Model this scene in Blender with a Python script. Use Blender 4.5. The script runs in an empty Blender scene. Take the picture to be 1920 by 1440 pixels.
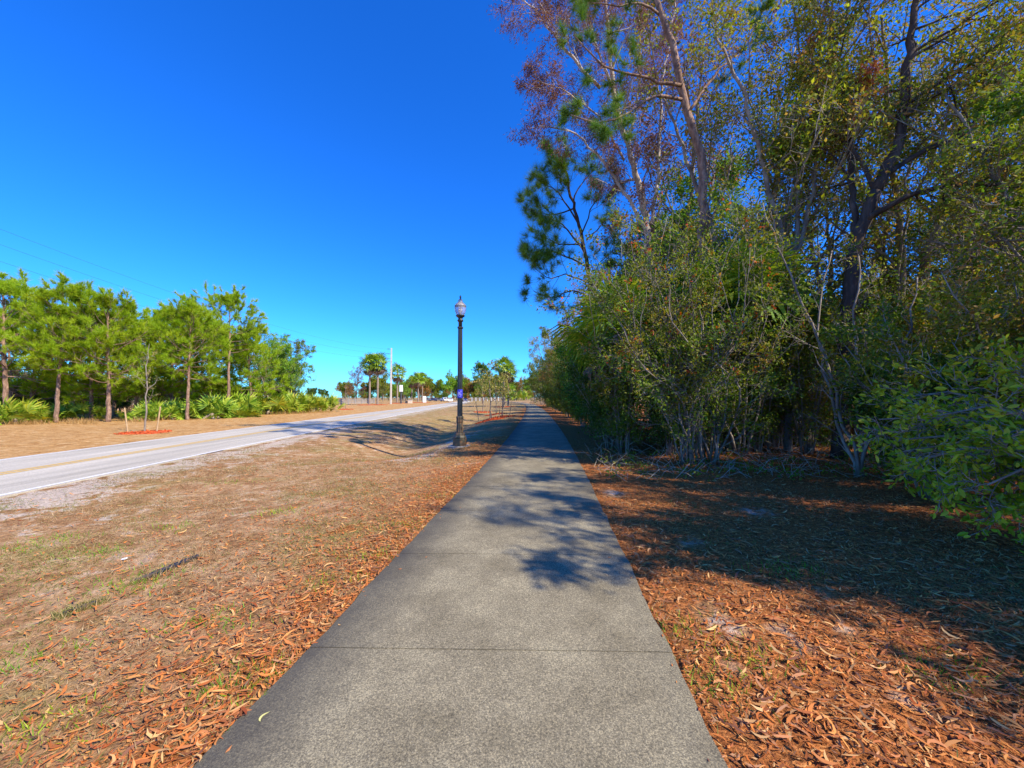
import bpy, math, random
import numpy as np
from mathutils import Vector, Matrix
R = math.radians
scene = bpy.context.scene
COL = scene.collection

# ------------------------------------------------------------------ camera, sky, sun, exposure
PW, PH, F = 1920.0, 1440.0, 721.0
CAMZ = 1.7
PITCH = math.atan(25.0 / F)
cam_d = bpy.data.cameras.new('camera'); cam = bpy.data.objects.new('camera', cam_d); COL.objects.link(cam)
cam.location = (0, 0, CAMZ); cam.rotation_euler = (R(90) + PITCH, 0, 0)
cam_d.sensor_fit = 'HORIZONTAL'; cam_d.sensor_width = 36.0; cam_d.lens = 36.0 * F / PW
cam_d.clip_start = 0.05; cam_d.clip_end = 6000
scene.camera = cam

SUN_EL = R(41); SUN_AZ = math.atan2(0.84, -0.54)      # azimuth measured from +Y towards +X
SUN = Vector((math.cos(SUN_EL) * math.sin(SUN_AZ), math.cos(SUN_EL) * math.cos(SUN_AZ), math.sin(SUN_EL)))
world = bpy.data.worlds.new("World"); scene.world = world; world.use_nodes = True
wn, wl = world.node_tree.nodes, world.node_tree.links
bg = wn['Background']; bg.inputs['Strength'].default_value = 0.13
sky = wn.new('ShaderNodeTexSky'); sky.sky_type = 'NISHITA'; sky.sun_disc = False
sky.sun_elevation = SUN_EL; sky.sun_rotation = SUN_AZ
sky.altitude = 0; sky.air_density = 1.0; sky.dust_density = 0.2; sky.ozone_density = 4.0
hs = wn.new('ShaderNodeHueSaturation'); hs.inputs['Saturation'].default_value = 1.25; hs.inputs['Value'].default_value = 1.0
wl.new(sky.outputs[0], hs.inputs['Color']); sm = wn.new('ShaderNodeMix'); sm.data_type = 'RGBA'; sm.blend_type = 'MULTIPLY'; sm.inputs[0].default_value = 1; sm.inputs[7].default_value = (.25, .80, 1.50, 1)
wl.new(hs.outputs[0], sm.inputs[6]); wl.new(sm.outputs[2], bg.inputs['Color'])
sd = bpy.data.lights.new('sun', 'SUN'); sd.energy = 5.0; sd.angle = R(0.53); sd.color = (1.0, 0.89, 0.71)
so = bpy.data.objects.new('sun', sd); COL.objects.link(so); so.location = (30, -10, 40)
so.rotation_euler = (-SUN).to_track_quat('-Z', 'Y').to_euler()
scene.view_settings.view_transform = 'Standard'; scene.view_settings.look = 'None'
scene.view_settings.exposure = 0.70; scene.view_settings.gamma = 1.0
try:
    scene.cycles.max_bounces = 6; scene.cycles.transparent_max_bounces = 8; scene.cycles.diffuse_bounces = 2
    scene.cycles.sample_clamp_indirect = 6
except Exception: pass

# ------------------------------------------------------------------ helpers
def smooth(a, b, x):
    t = np.clip((x - a) / (b - a), 0, 1); return t * t * (3 - 2 * t)
def curve(pts):
    ys = np.array([p[0] for p in pts], float); xs = np.array([p[1] for p in pts], float)
    m = np.gradient(xs, ys)
    def f(y):
        y = np.asarray(y, float); yy = np.clip(y, ys[0], ys[-1])
        i = np.clip(np.searchsorted(ys, yy) - 1, 0, len(ys) - 2)
        h = ys[i + 1] - ys[i]; t = (yy - ys[i]) / h
        v = ((2*t**3 - 3*t**2 + 1) * xs[i] + (t**3 - 2*t**2 + t) * h * m[i] + (-2*t**3 + 3*t**2) * xs[i + 1] + (t**3 - t**2) * h * m[i + 1])
        return v + (y - yy) * np.where(y > ys[-1], m[-1], m[0])
    return f
path_c = curve([(-8, -1.15), (1.76, -0.24), (5, .07), (8, .36), (12, .72), (16, 1.04), (24, 1.6), (33, 2.15), (50, 3.0), (75, 3.8), (100, 3.6), (125, 1.5), (150, -2.5), (185, -10)])
road_c = curve([(-40, -8.6), (-10, -10.4), (0, -11.25), (10, -12.15), (20, -12.95), (40, -14.1), (93, -16.0), (150, -20), (200, -25), (250, -40), (290, -75)])
PHW = 1.21; RHW = 2.62
def path_in(x, y):     # signed distance-like: <0 inside the path
    return np.abs(x - path_c(y)) - PHW
def gz(x, y):
    x = np.asarray(x, float); y = np.asarray(y, float)
    d = (x - path_c(y) + PHW)                   # <0 left of the path
    z = -0.13 * smooth(0.3, -4.5, d)
    c = -4.4 + 0.035 * (y - 14)
    w = np.where(x > c, 1.55, 2.3)
    z = z - 0.48 * np.exp(-((x - c) / w) ** 2) * smooth(9.5, 15.5, y) * (1 - smooth(30, 60, y))
    # gentle unevenness off the paved strips
    off = smooth(0.1, 1.2, np.abs(x - path_c(y)) - PHW) * smooth(0.1, 1.2, np.abs(x - road_c(y)) - RHW)
    z = z + off * (0.035 * np.sin(x * 0.9 + 1.3 * np.sin(y * 0.37)) * np.cos(y * 0.7 + x * .3) + 0.012 * np.sin(x * 3.1 + y * 2.3) * np.sin(y * 2.9 - x))
    # right of the path: the wood floor rises a little
    z = z + 0.12 * smooth(2.5, 7, x - path_c(y))
    return z
def ray(px, py):
    x = (px - PW / 2) / F; y = (PH / 2 - py) / F
    c, s = math.cos(PITCH), math.sin(PITCH)
    return np.array([x, c - y * s, s + y * c])
def P(px, py, Y):
    d = ray(px, py); return np.array([0, 0, CAMZ]) + d * (Y / d[1])
def G(px, py):
    d = ray(px, py); z = 0.0
    for _ in range(20):
        t = (z - CAMZ) / d[2]; p = d * t; z = float(gz(p[0], p[1]))
    return np.array([p[0], p[1], z])
def onG(px, Y):
    x = (px - PW / 2) / F * Y * (math.cos(PITCH) + 0.0)
    return np.array([x, Y, float(gz(x, Y))])

def tag(o, label=None, cat=None, group=None, kind=None):
    if label: o['label'] = label
    if cat: o['category'] = cat
    if group: o['group'] = group
    if kind: o['kind'] = kind
    return o
def empty(name, loc, rz=0, s=1.0, **k):
    o = bpy.data.objects.new(name, None); COL.objects.link(o); o.location = loc; o.rotation_euler = (0, 0, rz); o.scale = (s, s, s)
    o.empty_display_size = 0.3
    return tag(o, **k)
def copy_tree(o, parent=None):
    c = o.copy(); COL.objects.link(c); c.parent = parent
    for ch in [q for q in bpy.data.objects if q.parent == o]: copy_tree(ch, c)
    return c

class Geo:
    """collects vertices and faces (numpy) and links them as one mesh object"""
    def __init__(s): s.V = []; s.Fs = []; s.n = 0
    def add(s, V, faces, mi=0):
        V = np.asarray(V, float)
        for f in (faces if isinstance(faces, list) else [faces]):
            f = np.asarray(f, int)
            if len(f): s.Fs.append((f + s.n, mi))
        s.V.append(V); s.n += len(V); return s
    def geo(s, g, M=None, off=(0, 0, 0), dmi=0):
        V = g.allv()
        if M is not None: V = V @ np.asarray(M).T
        V = V + np.asarray(off)
        if len(V):
            for f, mi in g.Fs: s.Fs.append((f + s.n, mi + dmi))
            s.V.append(V); s.n += len(V)
        return s
    def allv(s): return np.concatenate(s.V) if s.V else np.zeros((0, 3))
    def mesh(s, name, mats, smooth_=False):
        me = bpy.data.meshes.new(name); V = s.allv()
        me.vertices.add(len(V)); me.vertices.foreach_set('co', V.astype(np.float32).ravel())
        loops = np.concatenate([f.ravel() for f, _ in s.Fs]); cnt = np.concatenate([np.full(len(f), f.shape[1]) for f, _ in s.Fs])
        mi = np.concatenate([np.full(len(f), m) for f, m in s.Fs])
        me.loops.add(len(loops)); me.loops.foreach_set('vertex_index', loops.astype(np.int32))
        me.polygons.add(len(cnt)); st = np.concatenate([[0], np.cumsum(cnt)[:-1]])
        me.polygons.foreach_set('loop_start', st.astype(np.int32))
        me.polygons.foreach_set('material_index', mi.astype(np.int32))
        me.polygons.foreach_set('use_smooth', np.full(len(cnt), smooth_))
        for m in (mats if isinstance(mats, (list, tuple)) else [mats]): me.materials.append(m)
        me.update(calc_edges=True); me.validate(); return me
    def build(s, name, mats, parent=None, smooth_=False, **k):
        o = bpy.data.objects.new(name, s.mesh(name, mats, smooth_)); COL.objects.link(o); o.parent = parent
        return tag(o, **k)
def nrm(v): 
    v = np.asarray(v, float); return v / (np.linalg.norm(v, axis=-1, keepdims=True) + 1e-9)
def tube(g, pts, rad, k=6, mi=0, cap=True):
    pts = np.asarray(pts, float); n = len(pts); rad = np.broadcast_to(np.asarray(rad, float), (n,))
    t = np.gradient(pts, axis=0); t = nrm(t)
    ref = np.array([0.31, 0.95, 0.02]) if abs(t[0][2]) > 0.6 else np.array([0.05, 0.1, 1.0])
    u = nrm(np.cross(t, ref)); v = np.cross(t, u)
    a = np.linspace(0, 2 * math.pi, k, endpoint=False)
    V = (pts[:, None, :] + rad[:, None, None] * (np.cos(a)[None, :, None] * u[:, None, :] + np.sin(a)[None, :, None] * v[:, None, :])).reshape(-1, 3)
    i = np.arange(n - 1)[:, None] * k; j = np.arange(k)[None, :]; j2 = (j + 1) % k
    q = np.stack([i + j, i + j2, i + k + j2, i + k + j], -1).reshape(-1, 4)
    fs = [q]
    if cap: fs += [np.array([list(range(k))[::-1]]), np.array([[(n - 1) * k + m for m in range(k)]])]
    g.add(V, fs, mi)
def box(g, c, s, mi=0, rz=0, bev=0):
    c = np.asarray(c, float); x, y, z = [q / 2 for q in s]
    if bev:   # chamfered vertical edges and top
        b = bev; o = [(-x+b, -y), (x-b, -y), (x, -y+b), (x, y-b), (x-b, y), (-x+b, y), (-x, y-b), (-x, -y+b)]
        V = [(p[0], p[1], -z) for p in o] + [(p[0], p[1], z - b) for p in o] + [(p[0] * (x-b)/x, p[1] * (y-b)/y, z) for p in o]
        fs = [np.array([[i, (i+1) % 8, 8 + (i+1) % 8, 8 + i] for i in range(8)] + [[8+i, 8+(i+1) % 8, 16 + (i+1) % 8, 16 + i] for i in range(8)]), np.array([list(range(16, 24))]), np.array([list(range(8))[::-1]])]
    else:
        V = [(-x,-y,-z),(x,-y,-z),(x,y,-z),(-x,y,-z),(-x,-y,z),(x,-y,z),(x,y,z),(-x,y,z)]
        fs = [np.array([[0,3,2,1],[4,5,6,7],[0,1,5,4],[1,2,6,5],[2,3,7,6],[3,0,4,7]])]
    V = np.array(V, float)
    if rz:
        ca, sa = math.cos(rz), math.sin(rz); V = V @ np.array([[ca, sa, 0], [-sa, ca, 0], [0, 0, 1]])
    g.add(V + c, fs, mi)
def lathe(g, prof, k=16, mi=0, flute=0.0, sq=None):
    prof = np.array(prof, float); n = len(prof); a = np.linspace(0, 2*math.pi, k, endpoint=False)
    r = prof[:, 0][:, None] * (1 - flute * (np.arange(k) % 2))[None, :]
    V = np.stack([r * np.cos(a), r * np.sin(a), np.broadcast_to(prof[:, 1][:, None], r.shape)], -1).reshape(-1, 3)
    i = np.arange(n - 1)[:, None] * k; j = np.arange(k)[None, :]; j2 = (j + 1) % k
    q = np.stack([i + j, i + j2, i + k + j2, i + k + j], -1).reshape(-1, 4)
    g.add(V, [q, np.array([list(range(k))[::-1]]), np.array([[(n-1)*k + m for m in range(k)]])], mi)

# ------------------------------------------------------------------ materials
def newmat(name):
    m = bpy.data.materials.new(name); m.use_nodes = True; nt = m.node_tree; return m, nt, nt.nodes, nt.links
def ramp(N, stops, interp='LINEAR'):
    r = N.new('ShaderNodeValToRGB'); cr = r.color_ramp; cr.interpolation = interp
    while len(cr.elements) < len(stops): cr.elements.new(0.5)
    for e, (p, c) in zip(cr.elements, stops): e.position = p; e.color = (c[0], c[1], c[2], 1)
    return r
def noise(N, L, scale, detail=4, rough=0.55, vec=None, dist=0):
    n = N.new('ShaderNodeTexNoise'); n.inputs['Scale'].default_value = scale; n.inputs['Detail'].default_value = detail
    n.inputs['Roughness'].default_value = rough; n.inputs['Distortion'].default_value = dist
    if vec is not None: L.new(vec, n.inputs['Vector'])
    return n
def mix(N, L, fac, a, b, typ='MIX'):
    m = N.new('ShaderNodeMix'); m.data_type = 'RGBA'; m.blend_type = typ
    for s, v in ((m.inputs[0], fac), (m.inputs[6], a), (m.inputs[7], b)):
        if hasattr(v, 'is_output'): L.new(v, s)
        elif isinstance(v, (tuple, list)): s.default_value = (*v[:3], 1)
        else: s.default_value = v
    return m.outputs[2]
def math_(N, L, op, a, b=None, c=None, clamp=False):
    m = N.new('ShaderNodeMath'); m.operation = op; m.use_clamp = clamp
    for i, v in enumerate((a, b, c)):
        if v is None: continue
        if hasattr(v, 'is_output'): L.new(v, m.inputs[i])
        else: m.inputs[i].default_value = v
    return m.outputs[0]
def leafmat(name, cols, clump=None, trans=0.35, gloss=0.03, cscale=0.9, rough=0.8, green=True, kk=1.18):
    """cols: leaf colours chosen leaf by leaf; clump: second palette taken over in patches through the crown"""
    m, nt, N, L = newmat(name)
    K = (1.6 * kk, 1.42 * kk, .75 * kk) if green else (1, 1, 1); cols = [tuple(min(.8, a * b) for a, b in zip(c, K)) for c in cols]; clump = clump and [tuple(a * b for a, b in zip(c, K)) for c in clump]
    geo = N.new('ShaderNodeNewGeometry'); n = len(cols)
    r = ramp(N, [((i + .5) / n, c) for i, c in enumerate(cols)]); L.new(geo.outputs['Random Per Island'], r.inputs[0])
    colr = r.outputs[0]
    tc = N.new('ShaderNodeTexCoord')
    nz = noise(N, L, cscale, 3, .6, tc.outputs['Object'])
    if clump:
        r2 = ramp(N, [((i + .5) / len(clump), c) for i, c in enumerate(clump)]); L.new(geo.outputs['Random Per Island'], r2.inputs[0])
        k = ramp(N, [(0.47, (0, 0, 0)), (0.58, (1, 1, 1))]); L.new(nz.outputs[0], k.inputs[0])
        colr = mix(N, L, k.outputs[0], colr, r2.outputs[0])
    N.remove(N['Principled BSDF'])
    d = N.new('ShaderNodeBsdfDiffuse'); t = N.new('ShaderNodeBsdfTranslucent'); gl = N.new('ShaderNodeBsdfGlossy'); gl.inputs['Roughness'].default_value = rough * .7
    L.new(colr, d.inputs[0])
    tcol = mix(N, L, 1.0, colr, (1.25, 1.3, .55), 'MULTIPLY'); L.new(tcol, t.inputs[0])
    gl.inputs[0].default_value = (.5, .55, .5, 1)
    m1 = N.new('ShaderNodeMixShader'); m1.inputs[0].default_value = trans; L.new(d.outputs[0], m1.inputs[1]); L.new(t.outputs[0], m1.inputs[2])
    m2 = N.new('ShaderNodeMixShader'); m2.inputs[0].default_value = gloss; L.new(m1.outputs[0], m2.inputs[1]); L.new(gl.outputs[0], m2.inputs[2])
    L.new(m2.outputs[0], N['Material Output'].inputs[0]); return m
def surf(name, stops, scale=5, detail=6, rough=0.8, bump=0.3, bscale=None, stretch=(1, 1, 1), metallic=0, spec=0.3, bdist=0.02):
    m, nt, N, L = newmat(name); b = N['Principled BSDF']
    tc = N.new('ShaderNodeTexCoord'); mp = N.new('ShaderNodeMapping'); mp.inputs['Scale'].default_value = stretch
    L.new(tc.outputs['Object'], mp.inputs[0])
    nz = noise(N, L, scale, detail, .6, mp.outputs[0]); r = ramp(N, stops); L.new(nz.outputs[0], r.inputs[0]); L.new(r.outputs[0], b.inputs['Base Color'])
    b.inputs['Roughness'].default_value = rough; b.inputs['Metallic'].default_value = metallic; b.inputs['Specular IOR Level'].default_value = spec
    if bump:
        n2 = noise(N, L, bscale or scale * 4, 5, .6, mp.outputs[0]); bp = N.new('ShaderNodeBump'); bp.inputs['Strength'].default_value = bump; bp.inputs['Distance'].default_value = bdist
        L.new(n2.outputs[0], bp.inputs['Height']); L.new(bp.outputs[0], b.inputs['Normal'])
    return m

M = {}
M['leaf_green'] = leafmat('leaf_green', [(.035, .085, .012), (.06, .13, .018), (.10, .17, .022), (.05, .10, .02), (.15, .19, .03)], [(.13, .14, .02), (.09, .13, .015), (.17, .12, .03), (.05, .09, .015)], trans=.38)
M['leaf_dark'] = leafmat('leaf_dark', [(.018, .055, .012), (.03, .08, .015), (.05, .10, .018), (.025, .06, .012)], [(.06, .10, .015), (.10, .13, .02), (.04, .07, .012)], trans=.3)
M['leaf_olive'] = leafmat('leaf_olive', [(.09, .14, .015), (.13, .18, .02), (.19, .20, .03), (.08, .11, .015), (.20, .13, .03)], [(.04, .09, .012), (.07, .12, .018), (.05, .09, .02)], trans=.38)
M['leaf_purple'] = leafmat('leaf_purple', green=False, cols=[(.24, .095, .075), (.33, .14, .10), (.20, .09, .10), (.38, .19, .11), (.15, .075, .08)], clump=[(.20, .09, .10), (.30, .12, .06), (.14, .07, .08)], trans=.3)
M['leaf_brown'] = leafmat('leaf_brown', [(.17, .07, .04), (.25, .12, .07), (.12, .05, .035), (.30, .16, .09)], [(.09, .10, .02), (.14, .12, .03), (.07, .08, .02)], trans=.3)
M['leaf_mixed'] = leafmat('leaf_mixed', [(.055, .12, .015), (.11, .17, .02), (.17, .20, .03), (.06, .10, .015), (.14, .18, .03), (.22, .16, .06), (.24, .30, .04)], [(.23, .13, .07), (.14, .09, .045), (.30, .20, .11), (.10, .14, .02), (.13, .18, .03)], trans=.38, cscale=1.3)
M['leaf_red'] = leafmat('leaf_red', green=False, cols=[(.50, .08, .02), (.60, .16, .02), (.42, .04, .03), (.55, .30, .03)], trans=.35)
M['leaf_rust'] = leafmat('leaf_rust', green=False, cols=[(.36, .09, .04), (.46, .16, .07), (.28, .06, .035), (.50, .22, .10)], trans=.35)
M['leaf_glossy'] = leafmat('leaf_glossy', [(.10, .17, .012), (.17, .26, .016), (.27, .34, .03), (.10, .15, .015), (.34, .36, .05)], trans=.35, gloss=.04, rough=.7)
M['leaf_bright'] = leafmat('leaf_bright', [(.06, .17, .02), (.09, .22, .02), (.13, .26, .03), (.05, .13, .02)], [(.16, .26, .03), (.20, .28, .04), (.09, .18, .02)], trans=.35)
M['leaf_grey'] = leafmat('leaf_grey', [(.13, .17, .07), (.17, .20, .09), (.22, .21, .10), (.10, .14, .06)], [(.24, .20, .12), (.17, .17, .08)], trans=.3)
M['needle'] = leafmat('needle', kk=.95, cols=[(.14, .25, .012), (.20, .34, .015), (.26, .40, .02), (.16, .28, .02)], clump=[(.30, .40, .02), (.22, .32, .015), (.11, .20, .015)], trans=.35, cscale=.7)
M['needle_dark'] = leafmat('needle_dark', [(.03, .085, .02), (.055, .13, .028), (.10, .20, .03), (.04, .10, .03)], [(.18, .29, .03), (.08, .16, .03), (.05, .11, .03)], trans=.25, cscale=.8)
M['frond'] = leafmat('frond', [(.06, .13, .02), (.10, .20, .025), (.16, .26, .04), (.21, .28, .05)], trans=.25, gloss=.04, rough=.7)
M['palmetto'] = leafmat('palmetto', kk=.85, cols=[(.10, .20, .02), (.17, .30, .03), (.24, .36, .05), (.30, .34, .06)], clump=[(.34, .36, .04), (.13, .24, .03), (.22, .30, .10)], trans=.28, gloss=.04, cscale=1.2)
M['dead_frond'] = leafmat('dead_frond', green=False, cols=[(.16, .11, .07), (.24, .17, .11), (.33, .25, .17), (.11, .07, .045)], trans=.15)
M['dry_grass'] = leafmat('dry_grass', green=False, cols=[(.30, .17, .06), (.42, .25, .09), (.36, .20, .06), (.50, .32, .13)], trans=.2)
M['bark_dark'] = surf('bark_dark', [(.3, (.035, .026, .022)), (.55, (.085, .062, .05)), (.75, (.19, .14, .115))], 6, 8, .95, .8, 22, (1, 1, .25))
M['bark_grey'] = surf('bark_grey', [(.3, (.12, .095, .075)), (.5, (.24, .20, .16)), (.72, (.42, .37, .30))], 5, 8, .9, .5, 22, (1, 1, .35))
M['bark_pale'] = surf('bark_pale', [(.3, (.26, .20, .15)), (.5, (.45, .38, .31)), (.7, (.62, .55, .47))], 3, 7, .85, .3, 16, (1, 1, .4))
M['bark_pine'] = surf('bark_pine', [(.3, (.09, .055, .04)), (.5, (.24, .15, .105)), (.7, (.42, .28, .20))], 9, 6, .95, .9, 26, (1, 1, .35))
M['twig'] = surf('twig', [(.3, (.22, .18, .13)), (.55, (.40, .335, .25)), (.75, (.54, .46, .35))], 9, 4, .9, .2)
M['trunk_palm'] = surf('trunk_palm', [(.3, (.13, .10, .075)), (.5, (.28, .22, .16)), (.7, (.42, .34, .25))], 7, 6, .95, .8, 12, (1, 1, 2.2))

# concrete path
def mat_path():
    m, nt, N, L = newmat('path_concrete'); b = N['Principled BSDF']; tc = N.new('ShaderNodeTexCoord'); v = tc.outputs['Object']
    at = N.new('ShaderNodeAttribute'); at.attribute_name = 'side'
    big = noise(N, L, 1.1, 6, .7, v); rb = ramp(N, [(.3, (.16, .138, .092)), (.48, (.24, .21, .145)), (.70, (.36, .32, .22))]); L.new(big.outputs[0], rb.inputs[0])
    fine = noise(N, L, 115, 4, .85, v); rf = ramp(N, [(.34, (.22, .21, .20)), (.47, (.72, .72, .70)), (.55, (1.1, 1.08, 1.0)), (.68, (2.3, 2.2, 1.9))]); L.new(fine.outputs[0], rf.inputs[0])
    c = mix(N, L, 1.0, rb.outputs[0], rf.outputs[0], 'MULTIPLY')
    vo = N.new('ShaderNodeTexVoronoi'); vo.inputs['Scale'].default_value = 70; L.new(v, vo.inputs['Vector'])
    rv = ramp(N, [(.0, (1, 1, 1)), (.22, (0, 0, 0))]); L.new(vo.outputs['Distance'], rv.inputs[0])
    sel = N.new('ShaderNodeSeparateColor'); L.new(vo.outputs['Color'], sel.inputs[0])
    st = math_(N, L, 'MULTIPLY', rv.outputs[0], math_(N, L, 'GREATER_THAN', sel.outputs[0], .55))
    c = mix(N, L, math_(N, L, 'MULTIPLY', st, .75), c, (.46, .42, .33))
    st2 = math_(N, L, 'MULTIPLY', rv.outputs[0], math_(N, L, 'LESS_THAN', sel.outputs[0], .25))
    c = mix(N, L, math_(N, L, 'MULTIPLY', st2, .6), c, (.05, .045, .04))
    # algae-dark weathering along the edges (strong on the left), blotchy
    bl = noise(N, L, 1.6, 6, .65, v)
    e = math_(N, L, 'MULTIPLY', at.outputs['Fac'], math_(N, L, 'ADD', bl.outputs[0], .35), clamp=True)
    c = mix(N, L, math_(N, L, 'MULTIPLY', e, .85), c, (.05, .047, .044))
    L.new(c, b.inputs['Base Color']); b.inputs['Roughness'].default_value = .9; b.inputs['Specular IOR Level'].default_value = .2
    bp = N.new('ShaderNodeBump'); bp.inputs['Strength'].default_value = .55; bp.inputs['Distance'].default_value = .006; L.new(fine.outputs[0], bp.inputs['Height']); L.new(bp.outputs[0], b.inputs['Normal'])
    return m
M['path'] = mat_path()
def mat_road():
    m, nt, N, L = newmat('road_asphalt'); b = N['Principled BSDF']; tc = N.new('ShaderNodeTexCoord'); v = tc.outputs['Object']
    mp = N.new('ShaderNodeMapping'); mp.inputs['Scale'].default_value = (1.6, .12, 1); L.new(v, mp.inputs[0])
    n1 = noise(N, L, 1.0, 5, .6, mp.outputs[0]); r1 = ramp(N, [(.3, (.34, .305, .235)), (.7, (.55, .495, .39))]); L.new(n1.outputs[0], r1.inputs[0])
    n2 = noise(N, L, 60, 3, .7, v); r2 = ramp(N, [(.35, (.7, .7, .7)), (.65, (1.3, 1.3, 1.3))]); L.new(n2.outputs[0], r2.inputs[0])
    L.new(mix(N, L, 1.0, r1.outputs[0], r2.outputs[0], 'MULTIPLY'), b.inputs['Base Color']); b.inputs['Roughness'].default_value = .85
    return m
M['road'] = mat_road()
M['yellow_paint'] = surf('yellow_paint', [(.35, (.50, .30, .05)), (.6, (.72, .44, .07))], 18, 5, .7, 0)
M['white_paint'] = surf('white_paint', [(.35, (.52, .51, .48)), (.6, (.78, .77, .73))], 18, 5, .7, 0)
def mat_ground():
    m, nt, N, L = newmat('ground_soil'); b = N['Principled BSDF']; tc = N.new('ShaderNodeTexCoord'); v = tc.outputs['Object']
    A = {}
    for a in ('litter', 'sand', 'green', 'gold'):
        n = N.new('ShaderNodeAttribute'); n.attribute_name = a; A[a] = n.outputs['Fac']
    n1 = noise(N, L, .75, 6, .6, v); n2 = noise(N, L, 14, 5, .7, v); n3 = noise(N, L, 60, 3, .7, v); n4 = noise(N, L, 2.6, 6, .65, v, .6)
    base = ramp(N, [(.3, (.21, .11, .05)), (.45, (.33, .185, .085)), (.58, (.43, .28, .15)), (.72, (.52, .40, .28))]); L.new(n4.outputs[0], base.inputs[0])
    c = base.outputs[0]
    # pale sandy bare soil
    sk = math_(N, L, 'ADD', n4.outputs[0], math_(N, L, 'MULTIPLY', A['sand'], .30)); rs = ramp(N, [(.62, (0, 0, 0)), (.70, (1, 1, 1))]); L.new(sk, rs.inputs[0])
    c = mix(N, L, math_(N, L, 'MULTIPLY', rs.outputs[0], .85), c, (.50, .42, .34))
    # green-olive patches
    gk = math_(N, L, 'ADD', n1.outputs[0], math_(N, L, 'MULTIPLY', A['green'], .16)); rg = ramp(N, [(.60, (0, 0, 0)), (.70, (1, 1, 1))]); L.new(gk, rg.inputs[0])
    c = mix(N, L, math_(N, L, 'MULTIPLY', rg.outputs[0], .5), c, (.25, .215, .07))
    gr_ = ramp(N, [(.35, (.34, .17, .055)), (.5, (.48, .27, .095)), (.65, (.56, .37, .17))]); L.new(n4.outputs[0], gr_.inputs[0]); c = mix(N, L, math_(N, L, 'MULTIPLY', A['gold'], .85), c, gr_.outputs[0])
    # orange-brown litter of small leaves and needles
    mp = N.new('ShaderNodeMapping'); mp.inputs['Scale'].default_value = (1, 2.6, 1); mp.inputs['Rotation'].default_value = (0, 0, .6); L.new(v, mp.inputs[0])
    ln = noise(N, L, 20, 5, .75, mp.outputs[0], .8); rl = ramp(N, [(.32, (.06, .026, .012)), (.46, (.24, .085, .028)), (.56, (.40, .15, .045)), (.68, (.52, .27, .10))]); L.new(ln.outputs[0], rl.inputs[0])
    lk = math_(N, L, 'ADD', n4.outputs[0], math_(N, L, 'SUBTRACT', math_(N, L, 'MULTIPLY', A['litter'], .5), .25)); rk = ramp(N, [(.42, (0, 0, 0)), (.56, (1, 1, 1))]); L.new(lk, rk.inputs[0])
    c = mix(N, L, rk.outputs[0], c, rl.outputs[0])
    r2 = ramp(N, [(.3, (.5, .47, .44)), (.5, (1, 1, 1)), (.7, (1.45, 1.4, 1.35))]); L.new(n2.outputs[0], r2.inputs[0])
    r3 = ramp(N, [(.3, (.6, .6, .6)), (.7, (1.35, 1.35, 1.35))]); L.new(n3.outputs[0], r3.inputs[0])
    c = mix(N, L, .9, c, r2.outputs[0], 'MULTIPLY'); c = mix(N, L, .8, c, r3.outputs[0], 'MULTIPLY')
    L.new(c, b.inputs['Base Color']); b.inputs['Roughness'].default_value = 1; b.inputs['Specular IOR Level'].default_value = .05
    h = math_(N, L, 'ADD', n2.outputs[0], math_(N, L, 'MULTIPLY', n3.outputs[0], .4))
    bp = N.new('ShaderNodeBump'); bp.inputs['Strength'].default_value = .9; bp.inputs['Distance'].default_value = .03; L.new(h, bp.inputs['Height']); L.new(bp.outputs[0], b.inputs['Normal'])
    return m
M['ground'] = mat_ground()
M['mulch'] = surf('mulch', [(.3, (.22, .03, .01)), (.5, (.55, .09, .02)), (.7, (.72, .17, .05))], 16, 5, .95, .9, 24)
M['litter'] = leafmat('litter', green=False, cols=[(.46, .13, .03), (.62, .22, .05), (.34, .075, .02), (.68, .32, .09), (.54, .16, .035), (.26, .095, .04), (.72, .43, .16), (.42, .20, .10), (.58, .20, .05), (.20, .08, .045)], trans=.12, gloss=.05)
M['straw'] = leafmat('straw', green=False, cols=[(.30, .19, .09), (.42, .29, .16), (.22, .13, .06), (.50, .37, .22), (.35, .20, .08), (.17, .16, .05)], clump=[(.17, .20, .04), (.26, .22, .07), (.36, .26, .12), (.12, .17, .03)], trans=.2, cscale=.5)
M['metal_post'] = surf('metal_post', [(.35, (.010, .013, .014)), (.6, (.022, .028, .027)), (.8, (.05, .055, .045))], 7, 5, .42, .1, metallic=.0, spec=.6)
M['metal_base'] = surf('metal_base', [(.35, (.018, .035, .024)), (.5, (.07, .055, .035)), (.62, (.16, .085, .04)), (.8, (.10, .12, .08))], 4, 6, .6, .2, spec=.5)
M['concrete_pole'] = surf('concrete_pole', [(.3, (.50, .44, .36)), (.7, (.64, .58, .49))], 3, 4, .8, .1)
M['stake'] = surf('stake', [(.3, (.36, .24, .12)), (.7, (.52, .38, .21))], 8, 4, .9, .1)
M['wood_grey'] = surf('wood_grey', [(.3, (.22, .20, .18)), (.7, (.38, .35, .31))], 5, 5, .9, .2)
M['white_box'] = surf('white_box', [(.3, (.72, .72, .70)), (.7, (.82, .82, .80))], 3, 3, .6, 0)
M['dark_grey'] = surf('dark_grey', [(.3, (.04, .045, .05)), (.7, (.09, .09, .10))], 3, 3, .6, 0)
M['edging'] = surf('edging', [(.3, (.012, .012, .016)), (.5, (.03, .03, .04)), (.62, (.16, .11, .07))], 12, 4, .5, .3)
M['blue_band'] = surf('blue_band', [(.3, (.03, .03, .42)), (.7, (.06, .06, .60))], 8, 3, .5, 0)
M['lilac_mark'] = surf('lilac_mark', [(.3, (.42, .42, .80)), (.7, (.60, .60, .90))], 8, 3, .5, 0)
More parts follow.
